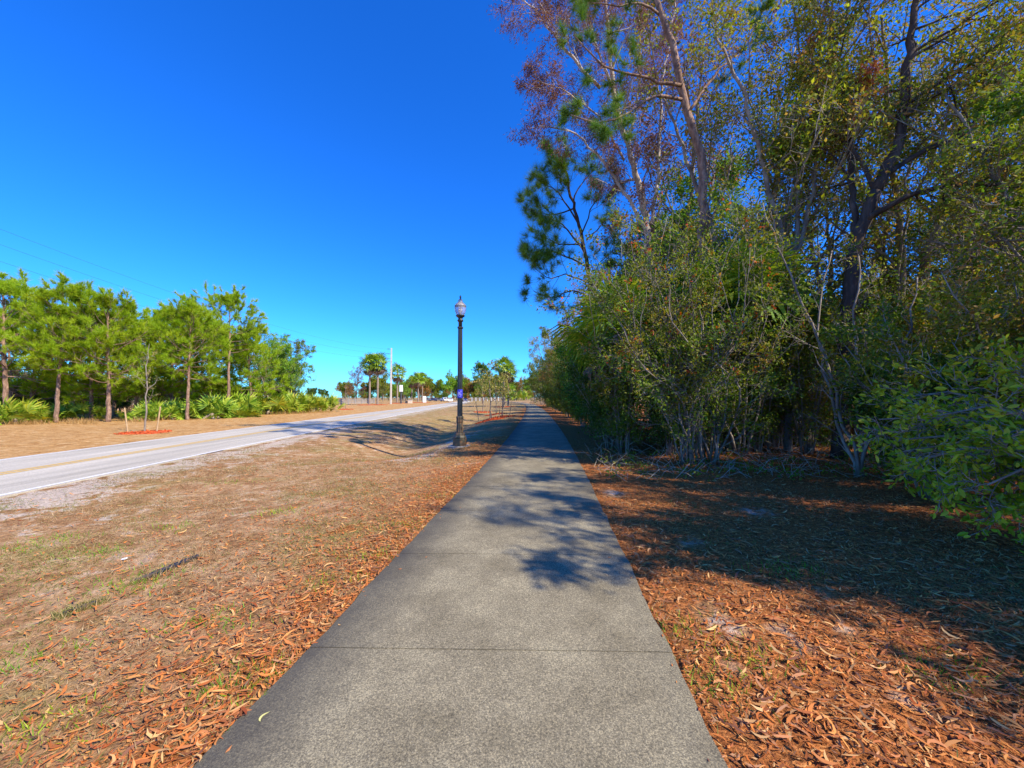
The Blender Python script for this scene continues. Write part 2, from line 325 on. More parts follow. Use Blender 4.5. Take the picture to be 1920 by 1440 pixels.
def mat_glass():
    m, nt, N, L = newmat('globe_glass'); b = N['Principled BSDF']; b.inputs['Base Color'].default_value = (.80, .80, .84, 1)
    b.inputs['Roughness'].default_value = .28; b.inputs['Transmission Weight'].default_value = .75; b.inputs['IOR'].default_value = 1.25; return m
M['globe'] = mat_glass()
def plain(name, c, rough=.4, metal=0, coat=0):
    m, nt, N, L = newmat(name); b = N['Principled BSDF']; b.inputs['Base Color'].default_value = (*c, 1); b.inputs['Roughness'].default_value = rough; b.inputs['Metallic'].default_value = metal; b.inputs['Coat Weight'].default_value = coat; return m
M['car_white'] = plain('car_white', (.80, .80, .80), .3, 0, .5); M['car_blue'] = plain('car_blue', (.03, .04, .12), .3, 0, .5); M['car_grey'] = plain('car_grey', (.18, .19, .2), .3, .3, .5)
M['car_glass'] = plain('car_glass', (.02, .025, .03), .08); M['tyre'] = plain('tyre', (.02, .02, .02), .85); M['lamp_red'] = plain('lamp_red', (.5, .02, .02), .3)
M['roof'] = surf('roof', [(.3, (.06, .07, .10)), (.7, (.12, .13, .17))], 3, 3, .8, 0); M['stucco'] = surf('stucco', [(.3, (.55, .44, .32)), (.7, (.66, .54, .40))], 3, 3, .9, 0)

# ------------------------------------------------------------------ ground, path, road
def axis(segs):
    out = [segs[0][0]]
    for a, b, s0, s1 in segs:
        x = a; 
        while x < b - 1e-6:
            s = s0 + (s1 - s0) * (x - a) / (b - a); x = min(b, x + s); out.append(x)
    return np.array(out)
gx = axis([(-3000, -300, 300, 150), (-300, -60, 30, 6), (-60, -20, 3, .8), (-20, 9, .22, .22), (9, 30, .5, 2), (30, 300, 5, 40), (300, 3000, 150, 300)])
gy = axis([(-600, -20, 80, 10), (-20, 0, 3, .5), (0, 30, .22, .3), (30, 80, .6, 2), (80, 300, 5, 20), (300, 4000, 60, 400)])
X, Y = np.meshgrid(gx, gy); Z = gz(X, Y)
Z = Z - 0.10 * (np.abs(X - road_c(Y)) < RHW - .15) * (Y < 300) - 0.06 * ((np.abs(X - path_c(Y)) < PHW - .12) & (Y < 182))
nx, ny = len(gx), len(gy); V = np.stack([X, Y, Z], -1).reshape(-1, 3)
i = (np.arange(ny - 1)[:, None] * nx + np.arange(nx - 1)[None, :]).ravel(); q = np.stack([i, i + 1, i + nx + 1, i + nx], -1)
gr = Geo().add(V, q).build('ground', M['ground'], smooth_=True, kind='structure')
def setattr_(o, name, val):
    a = o.data.attributes.new(name, 'FLOAT', 'POINT'); a.data.foreach_set('value', np.asarray(val, np.float32).ravel())
dR = X - path_c(Y) - PHW; dL = path_c(Y) - PHW - X; dRoad = X - road_c(Y) - RHW
litter = np.where(dR > -1, .95, 0) + np.where(dL > -1, .62 * np.exp(-np.maximum(dL, 0) / 1.6), 0) * (Y < 60)
litter = litter * (1 - smooth(60, 120, Y))
sand = np.exp(-np.abs(dRoad - .6) / .9) * 1.0 * (dRoad > -1) + .95 * np.exp(-((X - (-2.9 + .09 * (Y - 12))) / .55) ** 2) * smooth(9.5, 12, Y) * (1 - smooth(18, 22, Y)) + .3 * (dR > 0) * (Y < 8)
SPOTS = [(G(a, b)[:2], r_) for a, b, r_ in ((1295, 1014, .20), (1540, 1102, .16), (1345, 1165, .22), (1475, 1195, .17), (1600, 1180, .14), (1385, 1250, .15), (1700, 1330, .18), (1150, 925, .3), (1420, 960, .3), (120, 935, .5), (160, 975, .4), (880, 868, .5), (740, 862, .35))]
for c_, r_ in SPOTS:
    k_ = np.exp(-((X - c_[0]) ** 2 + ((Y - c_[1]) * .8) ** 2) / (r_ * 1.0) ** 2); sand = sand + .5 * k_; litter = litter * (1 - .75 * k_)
green = .9 * smooth(12, 30, Y) * (X > road_c(Y)) * (dL > 0) + .3 * (dL > 0) + 1.0 * smooth(110, 170, Y)
gold = 1.0 * (X < road_c(Y)) * (1 - .4 * smooth(80, 160, Y))
for n_, v_ in (('litter', litter), ('sand', sand), ('green', green), ('gold', gold)): setattr_(gr, n_, v_)

# path: cast slabs with open joints
g = Geo(); side = []; rp = np.random.default_rng(3)
edges = [2.62 - 1.56 * k for k in range(6, 0, -1)] + [2.62 + 1.56 * k for k in range(0, 114)]
for a, b in zip(edges[:-1], edges[1:]):
    ys = np.linspace(a + .006, b - .006, 9 if a < 12 else 3); k = 9
    us = np.array([-1, -.93, -.8, -.55, 0, .55, .8, .93, 1])
    dy = .008 * (a - 2.6 < 10)
    xx = path_c(ys)[:, None] + us[None, :] * PHW; 
    if a < 14: xx[:, 0] += rp.normal(0, .007, len(ys)); xx[:, -1] += rp.normal(0, .008, len(ys))
    yy = np.repeat(ys[:, None], k, 1) - us[None, :] * (.025 if a < 40 else 0.0)
    zz = np.full_like(xx, .022); top = np.stack([xx, yy, zz], -1)
    zz2 = zz.copy(); zz2[:, 0] -= .004; zz2[:, -1] -= .004; top[..., 2] = zz2
    n = len(ys); ii = (np.arange(n - 1)[:, None] * k + np.arange(k - 1)[None, :]).ravel()
    q = np.stack([ii, ii + 1, ii + k + 1, ii + k], -1)
    rim = [j for j in range(k)] + [r_ * k + k - 1 for r_ in range(1, n)] + [(n - 1) * k + j for j in range(k - 2, -1, -1)] + [r_ * k for r_ in range(n - 2, 0, -1)]
    Vt = top.reshape(-1, 3); Vb = Vt[rim].copy(); Vb[:, 2] = -.12; m_ = len(rim); base = len(Vt)
    sq = np.array([[rim[j], base + j, base + (j + 1) % m_, rim[(j + 1) % m_]] for j in range(m_)])
    g.add(np.concatenate([Vt, Vb]), [q, sq])
    s_ = np.where(us < 0, smooth(.5, .98, -us) * 1.0, smooth(.8, 1.0, us) * .35) + 0 * xx
    side += list(s_.ravel()) + list(s_.ravel()[rim])
po = g.build('path', M['path'], kind='structure'); setattr_(po, 'side', side)
g = Geo(); ys = np.arange(-3, 180, 1.0)      # dark soil in the joints, under the slabs
V = np.concatenate([np.stack([path_c(ys) - 1.1, ys, 0 * ys - .02], -1), np.stack([path_c(ys) + 1.1, ys, 0 * ys - .02], -1)])
n = len(ys); g.add(V, np.array([[i, n + i, n + i + 1, i + 1] for i in range(n - 1)])).build('path_base', M['edging'], kind='structure')

def ribbon(name, off0, off1, z, mat, y0=-35, y1=285, step=1.0, skirt=False, wob=0):
    ys = np.arange(y0, y1, step); c = road_c(ys); t = np.gradient(c, ys); nx_ = 1 / np.sqrt(1 + t * t); ny_ = -t * nx_
    rr = np.random.default_rng(5); w0 = rr.normal(0, wob, len(ys)); w1 = rr.normal(0, wob, len(ys))
    a = np.stack([c + nx_ * (off0 + w0), ys + ny_ * off0, 0 * ys + z], -1); b = np.stack([c + nx_ * (off1 + w1), ys + ny_ * off1, 0 * ys + z], -1)
    n = len(ys); g = Geo(); V = [a, b]; fs = [[i, n + i, n + i + 1, i + 1] for i in range(n - 1)]
    if skirt:
        a2 = a.copy(); b2 = b.copy(); a2[:, 2] -= .15; b2[:, 2] -= .15; V += [a2, b2]
        fs += [[2*n + i, i, i + 1, 2*n + i + 1] for i in range(n - 1)] + [[n + i, 3*n + i, 3*n + i + 1, n + i + 1] for i in range(n - 1)]
    return g.add(np.concatenate(V), np.array(fs)).build(name, mat, kind='structure')
RZ = -0.105
ribbon('road', -RHW, RHW, RZ, M['road'], skirt=True, wob=.05)
ribbon('road_marking_edge', RHW - .22, RHW - .10, RZ + .004, M['white_paint'])
ribbon('road_marking_edge', -RHW + .10, -RHW + .22, RZ + .004, M['white_paint'])
ribbon('road_marking_centre', .06, .17, RZ + .004, M['yellow_paint'])
ribbon('road_marking_centre', -.17, -.06, RZ + .004, M['yellow_paint'])

# ------------------------------------------------------------------ leaves and plants
KITE = (np.array([(0, 0, 0), (.26, .42, .05), (0, 1, 0), (-.26, .42, .05)], float), np.array([[0, 1, 2, 3]]))
OVAL = (np.array([(0, 0, 0), (.20, .30, .06), (.19, .68, .06), (0, 1, -.03), (-.19, .68, .06), (-.20, .30, .06)], float), np.array([[0, 1, 2, 3], [0, 3, 4, 5]]))
LEAFX = (np.array([(0, 0, 0), (.19, .42, .05), (0, 1, -.05), (-.19, .42, .05)], float), np.array([[0, 1, 2, 3]]))
LANCE = (np.array([(0, 0, 0), (.10, .4, .02), (0, 1, -.12), (-.10, .4, .02)], float), np.array([[0, 1, 2, 3]]))
def needle_t(w): return (np.array([(-w, 0, 0), (w, 0, 0), (0, 1, 0)], float), np.array([[0, 1, 2]]))
def crescent_t(n=5, bend=1.5, w=.055):
    a = np.linspace(-bend / 2, bend / 2, n); Rr = 1 / bend; V = []
    for i_, t in enumerate(a):
        ww = w * math.sin(math.pi * (i_ + .35) / (n - .3)) if 0 < i_ < n - 1 else w * .1
        for s in (-1, 1): V.append(((Rr + s * ww) * math.cos(t) - Rr, (Rr + s * ww) * math.sin(t), .02 * math.cos(3 * t) + .04 * t * t))
    return np.array(V), np.array([[2*i, 2*i + 1, 2*i + 3, 2*i + 2] for i in range(n - 1)])
def scatter(g, tmpl, pos, axis_, size, rng, mi=0, up=None):
    """one copy of the leaf template per position; axis_ = direction of growth"""
    T, Fc = tmpl; n = len(pos); a = nrm(axis_); rnd = rng.normal(size=(n, 3)) if up is None else up
    b = nrm(np.cross(a, rnd)); c = np.cross(a, b); size = np.broadcast_to(size, (n,))
    V = pos[:, None, :] + size[:, None, None] * (T[None, :, 0, None] * b[:, None, :] + T[None, :, 1, None] * a[:, None, :] + T[None, :, 2, None] * c[:, None, :])
    k = len(T); f = (Fc[None] + (np.arange(n) * k)[:, None, None]).reshape(-1, Fc.shape[1])
    g.add(V.reshape(-1, 3), f, mi)

class Tree:
    """cfg: one dict per branching level: n, wander, up, kids, ang, ratio, t0, sites"""
    def __init__(s, seed, cfg): s.r = np.random.default_rng(seed); s.cfg = cfg; s.wood = Geo(); s.twigs = Geo(); s.S = []; s.D = []
    def spawn(s, pts, rad, L, lev):
        if lev >= len(s.cfg): return
        c = s.cfg[lev]; r = s.r; n = len(pts)
        kids = c['kids']; kids = int(r.integers(kids[0], kids[1] + 1))
        for q in range(kids):
            t = c.get('t0', .3) + (1 - c.get('t0', .3)) * (q + r.random()) / kids; f = t * (n - 1); i = min(int(f), n - 2); u = f - i
            p = pts[i] * (1 - u) + pts[i + 1] * u; d = nrm(pts[i + 1] - pts[i]); rr = rad[i] * (1 - u) + rad[i + 1] * u
            a = R(r.uniform(*c['ang'])); e = nrm(np.cross(d, r.normal(size=3))); dd = d * math.cos(a) + e * math.sin(a)
            if c.get('flat'): dd = nrm(dd * np.array([1, 1, 1 - c['flat']]))
            s.grow(p, dd, L * r.uniform(*c['ratio']) * (1.15 - .5 * t * c.get('tip', 1)), max(rr * c.get('rr', .55), .005), lev)
    def grow(s, p, d, L, rad, lev):
        c = s.cfg[lev]; r = s.r; n = c['n']; pts = [p]; d = nrm(d); st = L / n
        for _ in range(n):
            d = nrm(d + r.normal(0, c['wander'], 3) + np.array([0, 0, c.get('up', 0)])); pts.append(pts[-1] + d * st)
        pts = np.array(pts); radii = np.linspace(rad, rad * c.get('taper', .35), n + 1)
        last = lev == len(s.cfg) - 1
        tube(s.twigs if last or lev >= 2 else s.wood, pts, radii, 3 if last or rad < .012 else 5, cap=False)
        if last or c.get('sites_here'):
            ns = c['sites']
            for q in range(ns):
                t = 1 - .85 * q / max(ns, 1) if not c.get('tips') else 1.0
                f = t * n; i = min(int(f), n - 1); u = f - i; s.S.append(pts[i] * (1 - u) + pts[i + 1] * u); s.D.append(nrm(pts[i + 1] - pts[i]))
        if not last: s.spawn(pts, radii, L, lev + 1)
    def limb(s, pts, r0, r1, kids_lev=0, L=None, k=9, resample=True, jit=.03, t=True):
        pts = np.array(pts, float)
        if resample and len(pts) > 2:
            d = np.concatenate([[0], np.cumsum(np.linalg.norm(np.diff(pts, axis=0), axis=1))]); m = max(5, int(d[-1] / .35)); tt = np.linspace(0, d[-1], m)
            cx = [curve(list(zip(d, pts[:, q])))(tt) for q in range(3)]; pts = np.stack(cx, -1); pts[1:-1] += s.r.normal(0, jit, (m - 2, 3))
        rad = np.linspace(r0, r1, len(pts)); tube(s.wood, pts, rad, k)
        if t: s.spawn(pts, rad, L or np.linalg.norm(pts[-1] - pts[0]), kids_lev)
        return pts, rad
    def leaves(s, tmpl, per, size, spread=.05, along=.5, droop=0.0, mi=0, keep=1.0, g=None):
        g = g or Geo(); S = np.array(s.S); D = np.array(s.D)
        if keep < 1: k = s.r.random(len(S)) < keep; S, D = S[k], D[k]
        S = np.repeat(S, per, 0); D = np.repeat(D, per, 0); n = len(S)
        ax = D * along + s.r.normal(0, .6, (n, 3)) + np.array([0, 0, -droop])
        scatter(g, tmpl, S + s.r.normal(0, spread, (n, 3)), ax, s.r.uniform(size[0], size[1], n), s.r, mi); return g
    def tufts(s, per, length, w, cone=1.0, keep=1.0, up=.25):
        g = Geo(); S = np.array(s.S); D = np.array(s.D); S = np.repeat(S, per, 0); D = np.repeat(D, per, 0); n = len(S)
        ax = D + s.r.normal(0, cone * .6, (n, 3)) + np.array([0, 0, up])
        back = s.r.uniform(0, .16, n)[:, None]
        scatter(g, needle_t(w), S - D * back, ax, s.r.uniform(length * .7, length * 1.15, n), s.r); return g
    def recentre(s, base):
        for g in (s.wood, s.twigs): g.V = [v - base for v in g.V]
        s.S = [q - base for q in s.S]
    def finish(s, name, base, crown, bark, leaf, twig=None, extra=None, rz=0, sc=1, **k):
        o = empty(name, base, rz, sc, **k)
        w = Geo().geo(s.wood)
        if s.twigs.n: w.geo(s.twigs, dmi=1)
        w.build('trunk', [bark, twig or bark], o, True)
        if crown is not None and crown.n: crown.build('crown', leaf, o)
        if extra: 
            for nm, gg, mm in extra: gg.build(nm, mm, o)
        return o

# ---- prototype broadleaf trees / shrubs (local coordinates, base at origin)
def bushy(seed, h, stems, spread, leaf_n, size, cfg=None, lean=(0, 0), r0=.04, tmpl=KITE, sites=3):
    cfg = cfg or [dict(n=4, wander=.16, up=.05, kids=(7, 9), ang=(25, 65), ratio=(.30, .55), t0=.12, rr=.5),
                  dict(n=3, wander=.22, up=.05, kids=(5, 7), ang=(25, 70), ratio=(.35, .7), t0=.15, rr=.5),
                  dict(n=2, wander=.25, up=.0, kids=(4, 5), ang=(25, 70), ratio=(.4, .75), t0=.1, sites=sites, rr=.5)]
    t = Tree(seed, cfg); r = t.r
    for i_ in range(stems):
        a = 2 * math.pi * (i_ + r.random()) / stems; s_ = spread * r.uniform(.3, 1.1); hh = h * r.uniform(.72, 1.0)
        ex, ey = math.cos(a) * s_ + lean[0], math.sin(a) * s_ + lean[1]
        pts = [(math.cos(a) * .06 * stems ** .5, math.sin(a) * .06 * stems ** .5, -.05), (ex * .25, ey * .25, hh * .35), (ex * .62, ey * .62, hh * .7), (ex, ey, hh)]
        t.limb(pts, r0 * r.uniform(.7, 1.2), r0 * .25, 0, L=hh * .75, k=6)
    return t, t.leaves(tmpl, leaf_n, size, .09)

def proto(name, t, crown, bark, leaf, twig=None):
    return dict(name=name, t=t, crown=crown, bark=bark, leaf=leaf, twig=twig, me=None)
def place(p, loc, rz=0, sc=1.0, leaf=None, name=None, **k):
    """one thing = an empty with trunk, branches, crown; copies share mesh data"""
    o = empty(name or p['name'], loc, rz, sc, **k)
    if p['me'] is None:
        p['me'] = [('trunk', Geo().geo(p['t'].wood).geo(p['t'].twigs, dmi=1).mesh('trunk', [p['bark'], p['twig'] or p['bark']], True)), ('crown', p['crown'].mesh('crown', p['leaf']))]
    for nm, me in p['me']:
        c = bpy.data.objects.new(nm, me); COL.objects.link(c); c.parent = o
        if nm == 'crown' and leaf: 
            c.material_slots[0].link = 'OBJECT'; c.material_slots[0].material = leaf
    return o
def merged(name, items, **k):
    """items: (proto, (x,y,z), rz, scale, leaf material) joined to ONE mesh"""
    mats = []; g = Geo()
    def mid(m):
        if m not in mats: mats.append(m)
        return mats.index(m)
    for p, loc, rz, sc, leaf in items:
        ca, sa = math.cos(rz) * sc, math.sin(rz) * sc; Mx = np.array([[ca, -sa, 0], [sa, ca, 0], [0, 0, sc]])
        g.geo(p['t'].wood, Mx, loc, mid(p['bark'])); g.geo(p['t'].twigs, Mx, loc, mid(p['twig'] or p['bark'])); g.geo(p['crown'], Mx, loc, mid(leaf or p['leaf']))
    return g.build(name, mats, **k)

rg = np.random.default_rng(11)
t, c = bushy(21, 4.2, 7, 1.7, 3, (.07, .14)); B1 = proto('shrub', t, c, M['bark_grey'], M['leaf_green'], M['twig'])
t, c = bushy(22, 3.4, 8, 1.9, 3, (.07, .13)); B2 = proto('shrub', t, c, M['bark_grey'], M['leaf_dark'], M['twig'])
t, c = bushy(23, 5.4, 6, 2.0, 3, (.08, .15)); B3 = proto('tall_shrub', t, c, M['bark_grey'], M['leaf_olive'], M['twig'])
BROAD = [dict(n=5, wander=.15, up=.10, kids=(5, 7), ang=(30, 60), ratio=(.30, .5), t0=.35, rr=.6),
         dict(n=4, wander=.2, up=.06, kids=(5, 6), ang=(25, 60), ratio=(.4, .65), t0=.2, rr=.55),
         dict(n=3, wander=.22, up=.03, kids=(4, 6), ang=(25, 65), ratio=(.4, .65), t0=.15, rr=.5),
         dict(n=2, wander=.25, up=-.02, kids=(3, 3), ang=(25, 70), ratio=(.4, .7), t0=.15, sites=3, rr=.5)]
def broad(seed, h, r0, stems, spread, leaf_n, size, first=.25, keep=1, tmpl=KITE):
    t = Tree(seed, BROAD[1:]); r = t.r
    for i_ in range(stems):
        a = 2 * math.pi * (i_ + r.random() * .6) / stems; hh = h * r.uniform(.85, 1.0); s_ = spread * r.uniform(.6, 1.0)
        pts = [(.02 * i_, 0, -.1), (math.cos(a) * s_ * .08, math.sin(a) * s_ * .08, hh * first), (math.cos(a) * s_ * .45, math.sin(a) * s_ * .45, hh * .6), (math.cos(a) * s_, math.sin(a) * s_, hh)]
        p_, rad = t.limb(pts, r0 * (1 if i_ == 0 else .8), r0 * .15, 9, k=8)
        n = len(p_); t.cfg = BROAD; K = int(26 / stems) + 3
        for q in range(K):
            tt = first + (1 - first) * (q + r.random()) / K
            i2 = min(int(tt * (n - 1)), n - 2); d = nrm(p_[i2 + 1] - p_[i2]); an = R(r.uniform(35, 68)); e = nrm(np.cross(d, r.normal(size=3)))
            t.grow(p_[i2], d * math.cos(an) + e * math.sin(an), h * r.uniform(.22, .36) * (1.15 - .6 * tt), max(rad[i2] * .5, .02), 0)
    return t, t.leaves(tmpl, leaf_n, size, .08, keep=keep)
t, c = broad(31, 11, .15, 3, 2.6, 2, (.09, .16)); T1p = proto('broadleaf_tree', t, c, M['bark_grey'], M['leaf_green'])
t, c = broad(32, 12.5, .17, 2, 2.4, 2, (.09, .15)); T2p = proto('broadleaf_tree', t, c, M['bark_dark'], M['leaf_olive'])
t, c = broad(34, 11, .15, 3, 2.6, 3, (.06, .12), keep=.48); T4p = proto('broadleaf_tree', t, c, M['bark_grey'], M['leaf_green'])
t, c = broad(33, 9.5, .13, 4, 3.0, 2, (.10, .19)); T3p = proto('round_tree', t, c, M['bark_grey'], M['leaf_dark'])
FARC = [dict(n=4, wander=.15, up=.1, kids=(5, 6), ang=(30, 65), ratio=(.3, .5), t0=.25, rr=.5), dict(n=3, wander=.2, up=.05, kids=(4, 5), ang=(25, 65), ratio=(.4, .6), t0=.2, rr=.5), dict(n=2, wander=.2, up=0, kids=(3, 4), ang=(25, 65), ratio=(.4, .6), t0=.2, sites=3, rr=.5)]
def far_tree(seed, h, spread):
    t = Tree(seed, FARC); r = t.r
    for i_ in range(3):
        a = 2.1 * i_; t.limb([(0, 0, -.1), (math.cos(a) * spread * .2, math.sin(a) * spread * .2, h * .4), (math.cos(a) * spread, math.sin(a) * spread, h * r.uniform(.8, 1))], .18, .04, 0, L=h * .9, k=5)
    return t, t.leaves(KITE, 5, (.3, .6), .35)
t, c = far_tree(36, 10, 2.2); F1 = proto('tree', t, c, M['bark_grey'], M['leaf_olive'])
t, c = far_tree(37, 9, 3.0); F2 = proto('tree', t, c, M['bark_grey'], M['leaf_green'])

# ---- pines
PINE = [dict(n=5, wander=.12, up=.10, kids=(5, 6), ang=(30, 65), ratio=(.35, .6), t0=.3, rr=.55, taper=.4),
        dict(n=3, wander=.2, up=.14, kids=(5, 6), ang=(25, 55), ratio=(.4, .7), t0=.3, sites=1, rr=.6, sites_here=True),
        dict(n=2, wander=.2, up=.25, kids=(2, 3), ang=(25, 60), ratio=(.4, .7), t0=.2, sites=2, rr=.6)]
def pine(seed, h, r0, cb, cw, tuft=(34, .46, .032), nb=38, bend=.5):
    t = Tree(seed, PINE); r = t.r; dx, dy = r.normal(0, bend, 2)
    pts = [(0, 0, -.1), (dx * .2, dy * .1, h * .3), (dx * .7, dy * .6, h * .65), (dx, dy, h)]
    p_, rad = t.limb(pts, r0, r0 * .2, 9, k=9, jit=.025); n = len(p_)
    for q in range(nb):
        f = cb + (1 - cb) * (q + r.random()) / nb; i_ = min(int(f * (n - 1)), n - 1); u = (f - cb) / (1 - cb)
        L = cw * (.45 + .75 * math.sin(math.pi * min(.98, .22 + .70 * u))) * r.uniform(.7, 1.1) * (.55 if u > .9 else 1)
        a = 2.4 * q + r.normal(0, .3); el = R(-8 + 60 * u + r.normal(0, 8)); t.grow(p_[i_], np.array([math.cos(a) * math.cos(el), math.sin(a) * math.cos(el), math.sin(el)]), L, rad[i_] * .4, 0)
    g_ = t.tufts(tuft[0], tuft[1], tuft[2])
    return t, g_
t, c = pine(41, 10.5, .19, .34, 2.9); PN1 = proto('pine_tree', t, c, M['bark_pine'], M['needle'])
t, c = pine(42, 11.0, .17, .42, 2.7); PN2 = proto('pine_tree', t, c, M['bark_pine'], M['needle'])
t, c = pine(43, 9.0, .16, .20, 2.8, nb=38); PN3 = proto('pine_tree', t, c, M['bark_pine'], M['needle'])
t, c = pine(44, 11.5, .16, .55, 2.6, nb=36, tuft=(34, .44, .03)); PN4 = proto('tall_pine_tree', t, c, M['bark_pine'], M['needle'])

# ---- palms
def fan(nb=18, arc=250, droop=.35, w=.045, petiole=.9, rad=.85):
    g = Geo(); rf_ = np.random.default_rng(nb); tube(g, [(0, 0, 0), (0, petiole * .5, .02), (0, petiole, -.03)], [.018, .014, .010], 3, cap=False)
    for i_ in range(nb):
        a = R(-arc / 2 + arc * i_ / (nb - 1)); L = rad * (1 - .25 * abs(a) / R(arc / 2)) * rf_.uniform(.82, 1.12); d = np.array([math.sin(a), math.cos(a), 0]); s_ = np.array([math.cos(a), -math.sin(a), 0]); o = np.array([0, petiole, -.03])
        mid_ = o + d * L * .55 + np.array([0, 0, .05 - .12 * abs(math.sin(a))]); tip = o + d * L + np.array([0, 0, -droop * L])
        V = np.array([o, mid_ + s_ * w, tip, mid_ - s_ * w + np.array([0, 0, .015])]); g.add(V, np.array([[0, 1, 2, 3]]))
    return g
def place_fans(g, fg, base, dirs, sizes, rng, roll=.3):
    V0 = fg.allv()
    for d, s_ in zip(dirs, sizes):
        d = nrm(d); side_ = nrm(np.cross(d, np.array([0, 0, 1.0])) + rng.normal(0, roll, 3)); side_ = nrm(side_ - d * np.dot(side_, d)); up = np.cross(side_, d)
        g.geo(fg, np.stack([side_, d, up], 1) * s_, base)
def palm(seed, h, r0=.17, nf=44, fs=1.0, dead=16, lean=0.0, nb=18, w=.045):
    r = np.random.default_rng(seed); tr = Geo(); zz = np.arange(-.1, h, .12); tube(tr, np.stack([lean * (zz / h) ** 2, .3 * lean * (zz / h), zz], -1), r0 * (1 + .06 * (np.arange(len(zz)) % 2)) * (1.12 - .15 * zz / h), 10)
    cr = Geo(); top = np.array([lean, .3 * lean, h]); f1 = fan(nb, 250, .35, w); dirs = []
    for i_ in range(nf):
        a = 2.399 * i_; e = R(82 - 118 * (i_ / nf) ** .8 + r.normal(0, 6)); dirs.append((math.cos(a) * math.cos(e), math.sin(a) * math.cos(e), math.sin(e)))
    place_fans(cr, f1, top, dirs, r.uniform(.85, 1.15, nf) * fs, r)
    dg = Geo(); f2 = fan(10, 110, .75, .05); dirs = []
    for i_ in range(dead):
        a = 2.399 * i_ + .7; e = R(-58 + r.normal(0, 12)); dirs.append((math.cos(a) * math.cos(e), math.sin(a) * math.cos(e), math.sin(e)))
    place_fans(dg, f2, top - np.array([0, 0, .15]), dirs, r.uniform(.75, 1.1, dead) * fs, r)
    return tr, cr, dg
_pm = {}
def place_palm(key, args, loc, rz=0, sc=1, name='palm_tree', leaf='frond', **k):
    if key not in _pm:
        tr, cr, dg = palm(*args[0], **args[1]); _pm[key] = (tr.mesh('trunk', M['trunk_palm'], True), cr.mesh('crown', M[leaf]), dg.mesh('dead_fronds', M['dead_frond']))
    o = empty(name, loc, rz, sc, **k)
    for nm, me in zip(('trunk', 'crown', 'dead_fronds'), _pm[key]):
        c = bpy.data.objects.new(nm, me); COL.objects.link(c); c.parent = o
    return o
def palmetto(seed, nf=34, fs=.9, spread=.9):
    r = np.random.default_rng(seed); g = Geo(); f1 = fan(16, 230, .22, .05, .8, .75)
    for i_ in range(nf):
        a = r.uniform(0, 2 * math.pi); b_ = r.uniform(0, spread); e = R(r.uniform(15, 85)); base = np.array([math.cos(a) * b_, math.sin(a) * b_, 0])
        place_fans(g, f1, base, [(math.cos(a) * math.cos(e), math.sin(a) * math.cos(e), math.sin(e))], [fs * r.uniform(.8, 1.3)], r, .5)
    st = Geo()
    for i_ in range(4): a = r.uniform(0, 6.28); tube(st, [(math.cos(a) * .5, math.sin(a) * .5, -.05), (math.cos(a) * .2, math.sin(a) * .2, .18), (0, 0, .35)], [.08, .08, .05], 6)
    return g, st
_pt = [palmetto(61), palmetto(62, 40, 1.0, 1.3), palmetto(63, 28, .8, .8)]; _ptm = [(g.mesh('fronds', M['palmetto']), s.mesh('stem', M['trunk_palm'])) for g, s in _pt]
def place_palmetto(i_, loc, rz, sc, leaf=None, **k):
    o = empty('palmetto', loc, rz, sc, **k)
    for nm, me in zip(('fronds', 'stem'), _ptm[i_]):
        c = bpy.data.objects.new(nm, me); COL.objects.link(c); c.parent = o
        if leaf and nm == 'fronds': c.material_slots[0].link = 'OBJECT'; c.material_slots[0].material = M[leaf]
    return o

# ================================================================== RIGHT SIDE WOOD
HERO = [dict(n=5, wander=.16, up=.05, kids=(13, 16), ang=(30, 70), ratio=(.22, .42), t0=.25, rr=.45),
        dict(n=4, wander=.2, up=.03, kids=(5, 7), ang=(25, 65), ratio=(.4, .7), t0=.15, rr=.5),
        dict(n=3, wander=.24, up=0, kids=(4, 6), ang=(25, 70), ratio=(.4, .7), t0=.15, sites=4, rr=.5)]
def rusty(t):
    r = np.random.default_rng(19); g_ = Geo(); b_ = P(1570, 872, 10.2); b_[2] = float(gz(b_[0], b_[1])); S = np.array(t.S)
    for px, py, Y_, rad, n in ((1640, 130, 9.9, .5, 420), (1660, 185, 9.9, .4, 260), (1610, 215, 10, .35, 160), (1500, 60, 10.6, .4, 160), (1820, 150, 9.4, .4, 160)):
        c_ = P(px, py, Y_) - b_; k = np.argsort(np.linalg.norm(S - c_, axis=1))[:40]; pos = S[r.choice(k, n)] + r.normal(0, .07, (n, 3)); scatter(g_, LANCE, pos, r.normal(0, .5, (n, 3)) + np.array([0, 0, -.7]), r.uniform(.10, .19, n), r)
    return [('dead_leaves', g_, M['leaf_rust'])]
def hero(name, seed, limbs, cfg, bark, leaf, tmpl, per, size, label, cat, twig=None, spread=.08, keep=1.0, extra=None, tuft=None, **kk):
    """limbs: (list of (px, py, Y) pixels with depth, r0, r1, length of the side branches or None)"""
    t = Tree(seed, cfg); base = None
    for pts, r0, r1, L in limbs:
        w_ = [P(a, b, y) for a, b, y in pts]
        if base is None: base = w_[0].copy(); base[2] = float(gz(base[0], base[1]))
        t.limb(w_, r0, r1, 0, L=L or 1, t=L is not None)
    t.recentre(base)
    cr = t.tufts(*tuft) if tuft else t.leaves(tmpl, per, size, spread, keep=keep, **kk)
    return t.finish(name, base, cr, bark, leaf, twig, extra=extra(t) if extra else None, label=label, cat=cat)

